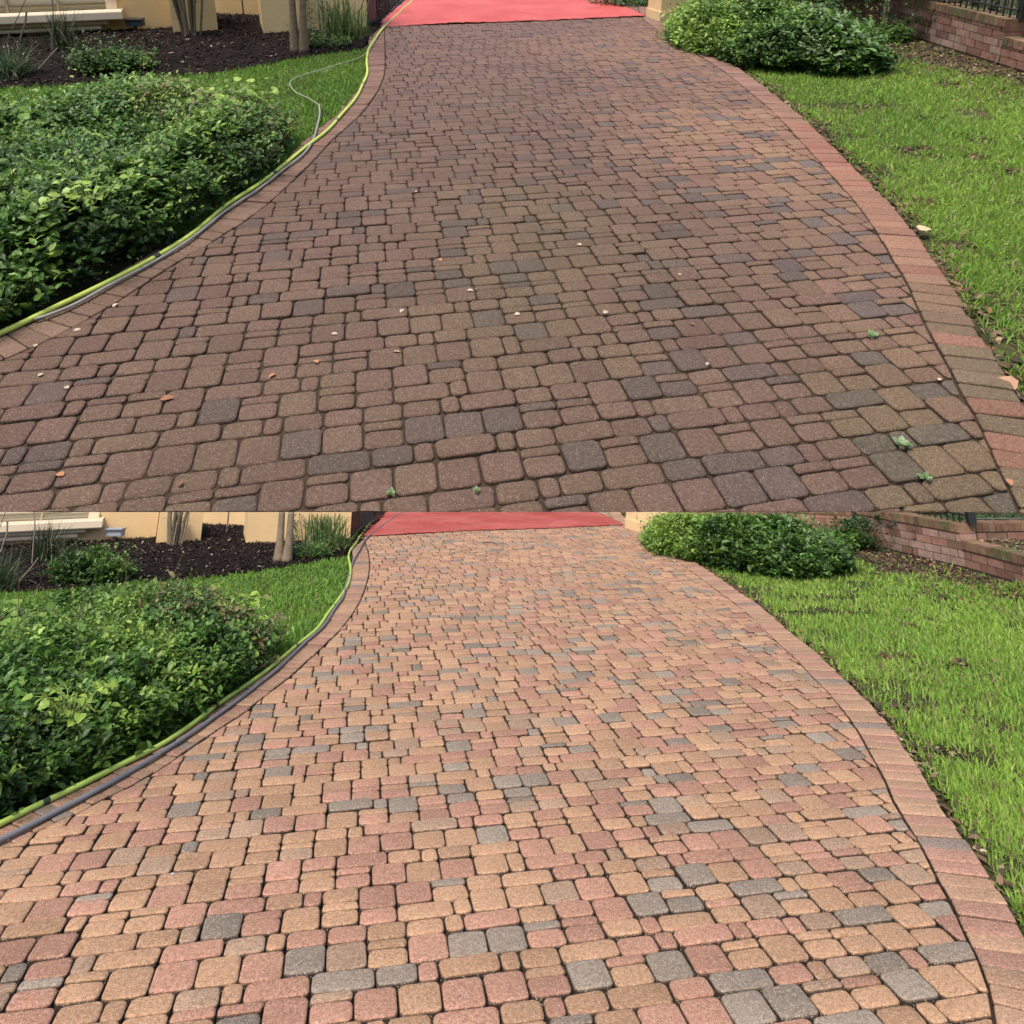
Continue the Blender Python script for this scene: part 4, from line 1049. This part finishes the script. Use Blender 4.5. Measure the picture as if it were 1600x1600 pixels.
for x, y, c in ((121, 517, CR), (56, 541, CR), (64, 587, CR), (104, 607, CR), (94, 743, OR_), (425, 588, OR_), (494, 566, OR_), (523, 523, CR), (620, 551, CR), (628, 487, CR), (808, 492, CR), (946, 489, CR), (1105, 570, CR), (1082, 508, BR), (735, 455, CR), (688, 407, OR_), (282, 757, BR), (1468, 594, CR), (1577, 755, OR_), (180, 478, CR), (905, 383, CR), (650, 300, CR), (424, 420, OR_), (1062, 430, CR)):
    sp_.append((x, y, random.uniform(.024, .036), np.array(c) * random.uniform(.8, 1.1), random.uniform(0, 6.28)))
sp_.append((262, 624, .060, np.array(BR) * 1.2, .35))
fallen(up, sp_, 'dirty driveway', 'fallen leaves on the dirty driveway')
fallen(low, [(270, 1368 - 800, .02, (.45, .42, .38), 1.), (862, 872 - 800, .05, BR, 2.), (744, 928 - 800, .05, BR, .3), (1408, 1156 - 800, .04, CR, 1.2), (1538, 1332 - 800, .04, CR, .1)], 'clean driveway', 'fallen leaves on the clean driveway')
p = up.at(1437, 362); g = Geo(); inst(g, HEART_V, HEART_F, np.array([[p[0], p[1], .01]]), frames(1, np.array([.1]), np.array([.4]), .1), np.array([.085]), np.array([(.48, .38, .23)]))
put(up, 'fallen_leaf', g, MT['upper']['chip'], label='large pale dry leaf at the lawn edge of the dirty driveway', cat='leaf')
p = up.at(1590, 603); g = Geo(); inst(g, HEART_V, HEART_F, np.array([[p[0], p[1], -.01]]), frames(1, np.array([.3]), np.array([2.4]), .3), np.array([.075]), np.array([(.42, .24, .15)]))
put(up, 'fallen_leaf', g, MT['upper']['chip'], label='curled orange brown leaf in the lawn edge at the far right of the dirty driveway', cat='leaf')
def weed(s, x, y, size, n, label, col='light'):
    p = s.at(x, y); g = Geo(); az = np.linspace(0, 6.28, n, endpoint=False) + RNG.normal(0, .3, n)
    pos = np.c_[p[0] + .010 * size / .06 * np.cos(az), p[1] + .010 * size / .06 * np.sin(az), np.full(n, .004)]
    inst(g, LEAF_V * [1.5, 1, 1], LEAF_F, pos, frames(n, RNG.uniform(.2, .9, n), az, .2), size * RNG.uniform(.6, 1.2, n), mixcol(GR['mid'], GR['pale'], RNG.uniform(.5, 1.6, n)))
    put(s, 'joint_weed', g, MT[s.name]['leaf'], base=(p[0], p[1], -.01), label=label, cat='weed', group='weeds in the paving joints')
weed(up, 1408, 697, .042, 7, 'largest round-leaved weed in a joint at the lower right, dirty driveway')
weed(up, 1362, 527, .028, 9, 'small round weed by the right border, farther one, dirty driveway')
weed(up, 1446, 750, .026, 7, 'tiny weed nearest the bottom right corner of the dirty driveway')
weed(up, 745, 768, .014, 12, 'moss tuft in a joint at the bottom centre of the dirty driveway')
weed(up, 612, 772, .016, 12, 'moss tuft in a joint at the bottom left of centre of the dirty driveway')

for o in bpy.data.objects:
    if '_b' in o: del o['_b']
print('objects', len(bpy.data.objects), 'faces', sum(len(o.data.polygons) for o in bpy.data.objects if o.type == 'MESH'))
